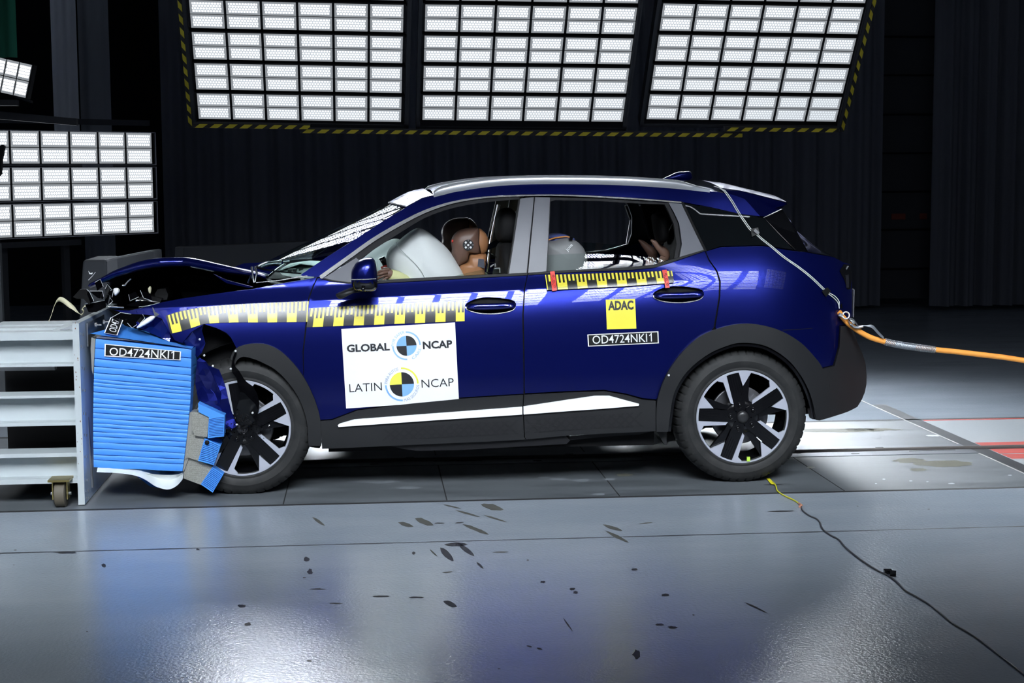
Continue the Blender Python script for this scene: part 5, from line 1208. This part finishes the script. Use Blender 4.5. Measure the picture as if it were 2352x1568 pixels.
# child dummy legs and the child seat
CD = thing('child_dummy', 'child crash test dummy showing two raised tan legs in the rear window', 'crash test dummy', tuple(P(1530,640,8.5)))
for dx, Y in ((0, 8.46), (-28, 8.66)):
    mb = MB(); pts = [(1526,650,Y),(1521,625,Y),(1520,606,Y),(1529,596,Y),(1531,582,Y),(1516,566,Y),(1500,553,Y),(1495,550,Y)]
    pts = [(1521,640),(1519,615),(1521,600),(1528,588),(1524,578),(1512,566),(1502,556),(1495,551)]; r = [.030,.022,.021,.026,.027,.020,.013,.004]
    cp = catmull([(x+dx, y, 0) for x, y in pts], 4); mb.tube([P(x, y, Y) for x, y, _ in cp], [interp([(i/7, r[i]) for i in range(8)], k/(len(cp)-1)) for k in range(len(cp))], 14)
    mb.build('lower_leg', SKINF, CD, smooth=True)
CS = thing('baby_carrier', 'grey and blue child seat behind the rear door window', 'child seat', tuple(P(1300,640,8.45)))
mb = MB(); inflate(mb, [(1240,556),(1263,552),(1285,546),(1302,545),(1318,551),(1332,563),(1341,580),(1344,600),(1340,640),(1325,670),(1250,690),(1235,620)], 8.42, .19, p=4.2, smooth=4); mb.build('shell', SEATG, CS, smooth=True)
mb = MB(); inflate(mb, [(1250,552),(1256,540),(1272,536),(1290,536),(1305,541),(1318,550),(1310,575),(1250,585)], 8.50, .17, p=3.4, smooth=3); mb.build('canopy', SEATB, CS, smooth=True)
mb = MB(); mb.tube([P(1256,552,8.33), P(1275,546,8.325), P(1300,543,8.325), P(1310,545,8.33)], .004, 6); mb.build('canopy_piping', mat('orange_piping', (.6,.25,.05), .6), CS, smooth=True)
mb = MB(); mb.obox(P(1308,549,8.245), (.016,0,-.006), (0,.03,0), (.003,0,.014)); mb.build('buckle', BLACKG, CS)
mb = MB(); text_line(mb, 'Joie', (1303,578), (1316,563), 7.5, lambda x, y: P(x, y, 8.226), 0, .02); mb.build('seat_lettering', WHITE, CS, fix=False)
# ------------------------------------------------------------------ crash barrier
YB, YB2 = 7.76, 9.05
BA = thing('crash_barrier', 'white steel barrier trolley with a blue honeycomb block against the car', 'barrier', (P(190,1150,YB).x, 8.4, 0))
tl2, tr2, br2, bl2 = P(165.5,741,YB), P(181,742,YB), P(195,1158.6,YB), P(180,1159.5,YB)
mb = MB(); pts = [tl2, tr2, br2, bl2]
mb.prism(pts, (0, YB2-YB, 0), 0); pl = mb.build('backing_plate', [TROL, PLATE, RUST], BA)
for p in pl.data.polygons:
    if p.normal.x > .7: p.material_index = 1
m2 = MB(); rnd = random.Random(11)
for k in range(20):
    v = rnd.betavariate(3, 2.4) if k > 3 else .015*k; u = rnd.uniform(.15, .9); c = tl2.lerp(bl2, v).lerp(tr2.lerp(br2, v), u); s = rnd.uniform(.001, .0045)
    m2.poly([(c.x + s*rnd.uniform(.3, .8)*math.cos(a), YB-.0008, c.z + s*rnd.uniform(.6, 1.6)*math.sin(a)) for a in (0, 1, 2.1, 3.2, 4.4, 5.3)])
m2.build('paint_chips', RUST, pl, fix=False)
# bolt holes on the plate face and mounting strip
m2 = MB()
for v in (.06, .13, .25, .37, .50, .62, .74, .87, .93, .97):
    for d in (.03, .09):
        m2 = MB(); q = tr2.lerp(br2, v + (.012 if d > .05 else 0)); m2.obox((q.x+.0005, YB+d, q.z-.006), (.004,0,0), (0,.008,0), (0,0,.012)); m2.build('bolt', STEEL, pl)
m2 = MB(); q = tr2; m2.obox((q.x+.004, YB+.17, br2.z+.05), (.008,0,0), (0,.02,0), (-.028,0,tr2.z-br2.z-.06)); m2.obox((q.x+.006, YB+.17, q.z-.13), (.006,0,0), (0,.5,0), (0,0,.115)); m2.build('mounting_strip', STEEL, pl)
m2 = MB()
for x, y, d in ((219,746,.28), (238,739,.42)):
    m2 = MB(); c = P(x, y, YB+d); m2.tube([c, c + Vector((.03,0,0))], .004, 8); m2.tube([c + Vector((-.002,0,0)), c + Vector((.008,0,0))], .012, 8); m2.build('mounting_bolt', CHROME, pl)
# frame of horizontal beams running off to the left
def beam(name, ytop, yweb0, yweb1, ybot, yfl0, yfl1, Yn, dep=.16):
    """channel beam: yfl0..yweb0 top flange edge, web, lower flange edge"""
    xl, xr = P(-60, yweb0, Yn).x, P(176, yweb0, Yn).x
    z = lambda y: P(90, y, Yn).z
    mb = MB(); mb.box((xl, Yn, z(yweb0)), (xr, Yn+dep, z(ytop))); mb.box((xl, Yn, z(ybot)), (xr, Yn+dep, z(yweb1))); mb.box((xl, Yn+.08, z(yweb1)-.001), (xr, Yn+.092, z(yweb0)+.001))
    return mb.build(name, TROL, BA)
beam('beam', 768, 781, 836, 842, 0, 0, YB+.03); beam('beam', 908, 914, 970, 978, 0, 0, YB+.03); beam('beam', 1041, 1050, 1100, 1111, 0, 0, YB+.03)
xl, xr = P(-60, 760, YB).x, P(176, 760, YB).x; z = lambda y: P(90, y, YB+.03).z
mb = MB(); mb.box((xl, YB+.03, z(768)), (xr, YB+.12, z(762))); mb.box((xl, YB+.2, z(768)+.004), (xr, YB+.30, z(762)+.004)); mb.box((xl, YB+.42, z(768)), (xr, YB+.62, z(762)+.002))
mb.box((P(110,760,YB).x, YB+.1, z(770)), (P(142,760,YB).x, YB+.5, z(764)+.006)); mb.build('top_deck', TROL, BA)
mb = MB()
for Yq in (YB+.75, YB+1.15): mb.box((xl, Yq, z(900)), (xr, Yq+.06, z(850))); mb.box((xl, Yq, z(1040)), (xr, Yq+.06, z(1000)))
mb.build('rear_beam', mat('dark_steel', (.05,.053,.057), .6), BA)
mb = MB(); mb.box((xl, YB+.62, z(1110)), (xr-.02, YB+.64, z(790))); mb.box((xl, YB+.3, z(1112)), (xr-.02, YB+1.25, z(1108))); mb.build('shade_panel', BLACKM, BA)  # added black sheets that darken the gaps behind and under the beams
mb = MB(); mb.prism([P(137,757,YB+.1), P(178,742,YB+.1), P(178,752,YB+.1), P(140,760,YB+.1)], (0,.05,0)); mb.build('gusset', TROLG, BA)
mb = MB(); mb.box((P(-10,845,8.2).x, 8.2, P(0,852,8.2).z), (P(126,845,8.2).x, 8.25, P(0,840,8.2).z)); mb.build('cross_member', TROLG, BA)
# caster
ca = bpy.data.objects.new('caster', None); COL.objects.link(ca); ca.location = P(136,1168,YB+.06); setpar(ca, BA)
g = G(136, 1169); cy = g.y; cx = g.x; R = .062
mb = MB(); n = 40
rows = [[Vector((cx+a, cy-.0+.062+ r*math.cos(2*math.pi*k/n), .063 + r*math.sin(2*math.pi*k/n))) for k in range(n)] for a, r in ((-.026,.02),(-.026,.055),(-.022,R),(.022,R),(.026,.055),(.026,.02))]
mb.grid(rows, closed=True); mb.build('caster_wheel', CASTR, ca, smooth=True, sharp=30)
mb = MB()
for s in (-1, 1): mb.box((cx+s*.034-.003, cy+.03, .04), (cx+s*.034+.003, cy+.09, .135))
mb.box((cx-.05, cy+.0, .13), (cx+.05, cy+.12, .14)); mb.build('caster_fork', BRASS, ca)
mb = MB(); mb.tube([(cx-.048, cy+.06, .065), (cx+.048, cy+.06, .065)], .008, 8); mb.build('axle_bolt', STEEL, ca)
# honeycomb block ------------------------------------------------------------------------
YH = 7.86
hcL = [(220,777),(217,830),(215,900),(214,980),(215.5,1074)]; hcR = [(439.5,801),(439,850),(437,923),(428,1010),(419,1083)]
rnd = random.Random(2)
NP = 25; edges = [0.0]
vpos = [0, .075, .155, .215]
while vpos[-1] < .97: vpos.append(vpos[-1] + rnd.uniform(.026, .05))
vpos[-1] = 1.0
mb = MB(); rows = []
NC = 22
def hc(u, v, o=0.0):
    li = catmull(hcL, 6); ri = catmull(hcR, 6); a = resample([Vector((x, y, 0)) for x, y in li], 60); b = resample([Vector((x, y, 0)) for x, y in ri], 60)
    q = min(v*59, 58.999); i = int(q); p = a[i].lerp(a[i+1], q-i).lerp(b[i].lerp(b[i+1], q-i), u); w = P(p.x, p.y, YH); return Vector((w.x, w.y + o, w.z))
for a, b in zip(vpos, vpos[1:]):
    ph = [rnd.uniform(0, 6.28) for _ in range(3)]; amp = .013*min(1, (b-a)/.05)
    for k, (t, d) in enumerate(((0.02, .010), (.06, .001), (.3, -.0015), (.7, -.0015), (.95, .001), (.99, .010))):
        v = lerp(a, b, t)
        rows.append([hc(i/NC, min(1, max(0, v + .0016*math.sin(i*.5+ph[0])*(0 if a == 0 else 1))), d + .0015*math.sin(i*.9+ph[1]) + .001*math.sin(2.3*i+ph[2])) for i in range(NC+1)])
mb.grid(rows)
hcb = bpy.data.objects.new('honeycomb_block', None); COL.objects.link(hcb); hcb.location = P(320, 930, 8.2); setpar(hcb, BA)
mb.build('pleated_face', HCBLUE, hcb, smooth=True, sharp=32)
mb = MB(); D = .80
mb.grid([[rows[i][0], rows[i][0] + Vector((-.0,D,0))] for i in range(len(rows))]); mb.grid([[rows[i][-1], rows[i][-1] + Vector((0.012,.15,0)), rows[i][-1] + Vector((0.012,D,0))] for i in range(len(rows))])
mb.grid([[p, p + Vector((0,D,0))] for p in rows[0]]); mb.grid([[p, p + Vector((0,D,0))] for p in rows[-1]]); mb.build('block_side', HCBLUE, hcb, smooth=True, sharp=40)
mb = MB(); mb.grid([[P(207,765.5,7.9), P(245,756,8.0), P(282,746.5,8.1)], [P(250,772,7.88), P(300,766,7.98), P(320,757,8.08)], [P(320,782,7.86), P(345,778,7.95), P(357,770,8.05)], [P(400,794,7.85), P(405,788,7.93), P(410,789,8.0)], [P(440,801,7.855), P(440.5,801,7.88), P(441,801,7.9)]])
mb.build('torn_foil', HCBLUE, hcb, smooth=True)
mb = MB(); mb.grid([[P(221,776,7.858), P(290,781,7.856), P(360,790,7.855)], [P(222,772,7.9), P(290,776,7.9), P(352,787,7.9)]]); mb.build('bare_foil_strip', CHROME, hcb, smooth=True)
mb = MB(); top = [(219,1076),(250,1080),(290,1084),(320,1087),(345,1088),(375,1090),(400,1090),(419,1086)]; bot = [(222,1084),(252,1085),(288,1088),(318,1094),(338,1104),(358,1117),(385,1124),(405,1116),(419,1101)]
tq, bq_ = resample([P(x, y, 7.87) for x, y in catmull(top, 4)], 30), resample([P(x, y, 7.83) for x, y in catmull(bot, 4)], 30)
rows2 = [tq, [a.lerp(b, .5) + Vector((0, .05, 0)) for a, b in zip(tq, bq_)], bq_]; mb.grid(rows2)
mb.grid([bq_, [p + Vector((0, .10, .05)) for p in bq_], [p + Vector((0, .5, .06)) for p in bq_]]); mb.build('loose_foil', FRPWHT, hcb, smooth=True)
mb = MB(); mb.grid([[P(315,1094,8.05), P(345,1117,8.05), P(375,1122,8.05)], [P(350,1094,8.1), P(370,1100,8.1), P(390,1105,8.1)]]); mb.build('torn_foil', HCBLUE, hcb)
mb = MB(); mb.prism([P(210,775,7.9), P(219,778,7.9), P(214,860,7.9), P(211,850,7.9), P(208,800,7.9)], (0,.6,0)); mb.build('exposed_core', HCGREY, hcb)
# bumper elements: exposed core and blue foil blocks at the car end
HONEY = mat('honeycomb_cells', (.40,.40,.36), .45, metal=.4)
_nt = HONEY.node_tree; _tc = _nt.nodes.new('ShaderNodeTexCoord'); _wv = _nt.nodes.new('ShaderNodeTexBrick'); _wv.inputs['Scale'].default_value = 90; _wv.inputs['Color1'].default_value = (.50,.50,.45,1); _wv.inputs['Color2'].default_value = (.36,.36,.32,1); _wv.inputs['Mortar'].default_value = (.06,.06,.05,1); _wv.inputs['Mortar Size'].default_value = .03
_mp = _nt.nodes.new('ShaderNodeMapping'); _mp.inputs['Rotation'].default_value = (math.pi/2, 0, 0); _nt.links.new(_tc.outputs['Object'], _mp.inputs[0]); _nt.links.new(_mp.outputs[0], _wv.inputs[0]); _nt.links.new(_wv.outputs[0], _nt.nodes['Principled BSDF'].inputs['Base Color'])
for core, foil, dy in (([(440,946),(455,946),(480,957),(476,1004),(447,1000),(441,985)], [(455,926),(516,954),(514,1002),(477,1006),(480,958),(456,946)], 0),
                       ([(436,1000),(445,997),(474,1004),(470,1008),(455,1058),(430,1050),(424,1056)], [(470,1006),(507,1022.5),(491,1068),(455,1058)], .02),
                       ([(428,1052),(437,1050),(488,1072),(461,1113),(421,1098)], [(488,1072),(513,1089),(488.5,1131),(461,1112)], .04)):
    e = bpy.data.objects.new('bumper_element', None); COL.objects.link(e); e.location = P(470, 1000, 7.84+dy); setpar(e, BA)
    mb = MB(); prism_px(mb, core, 7.84+dy, 8.4); mb.build('exposed_core', HONEY, e)
    mb = MB(); prism_px(mb, foil, 7.83+dy, 8.4)
    a, b, c_, d = [P(x, y, 7.8285+dy) for x, y in (foil[0], foil[1], foil[2], foil[3])]
    mb.build('foil', HCBLUE, e)
    m2 = MB()
    for k in range(1, 13):
        t = k/13
        l0, r0 = d.lerp(a, t), c_.lerp(b, t)
        if dy == 0: l0 = P(478.5, lerp(1005, 960, t), 7.8285)
        m2.tube([l0.lerp(r0, .04), l0.lerp(r0, .5) + Vector((0,0,.002)), l0.lerp(r0, .96)], .0011, 4)
    m2.build('crease', mat('dark_blue_crease', (.01,.06,.25), .5), e)
mb = MB(); c = P(475.5,1016,7.845); mb.lathe([(0,-.004),(.010,-.004),(.011,.004)], 16, c); mb.build('rubber_plug', BLACKM, hcb, smooth=True)
mb = MB(); prism_px(mb, [(424,950),(440,946),(447,985),(434,1050),(421,1085),(419,1050)], 7.87, 8.4); mb.build('exposed_core', HCGREY, hcb)
plate_sticker('code_sticker', [(240.5,789),(416,807),(414.6,827),(239.6,818)], (251,815.5), (402,824), 19, lambda x, y, o: P(x, y, 7.852-o), hcb, 'black sticker reading OD4724NKI1 on the pleated blue face')
plate_sticker('code_sticker', [(239,764.5),(254,728),(283,735),(269.5,769.8)], (266,764), (276,731), 18, lambda x, y, o: P(x, y, lerp(7.885, 8.03, (768-y)/40)-.012-o), hcb, 'tilted black sticker on the torn foil flap', body='OD472')
# strap and flying scraps
ST = MB(); sp = [(113,735),(118,722),(126,700),(134,688),(144,689),(158,699),(170,708),(180,718),(188,722),(192,714),(188,712),(192,704),(201,698),(206,692)]
c1 = catmull(sp, 5); rr = []
for i, (x, y) in enumerate(c1):
    t = i/(len(c1)-1); w = .012; p = P(x, y, 8.35); q = math.radians(40 + 70*math.sin(7*t)); rr.append([p + Vector((math.sin(q)*w*.4, math.cos(q)*w, math.sin(q)*w)), p - Vector((math.sin(q)*w*.4, math.cos(q)*w, math.sin(q)*w))])
ST.grid(rr); st = ST.build('strap', CREAM, None, smooth=True); md = st.modifiers.new('t', 'SOLIDIFY'); md.thickness = .0015
tag(st, 'cream webbing strap looping above the barrier trolley', 'strap')
# ------------------------------------------------------------------ flying scraps
def scrap(name, label, px, Y, m, t=(.4,.3)):
    mb = MB(); shard(mb, px, Y, t, .004); return tag(mb.build(name, m), label, 'debris')
o = scrap('debris_splinter', 'pale splinter flying in front of the grey block', [(203,622),(207,627),(213,626),(211,630),(205,629)], 8.6, CABLEW)
mb = MB(); mb.tube([P(219,625,8.6), P(212,634,8.62), P(203,643,8.6)], .002, 6); tag(mb.build('debris_rod', CABLEW), 'thin pale rod flying in front of the grey block', 'debris')
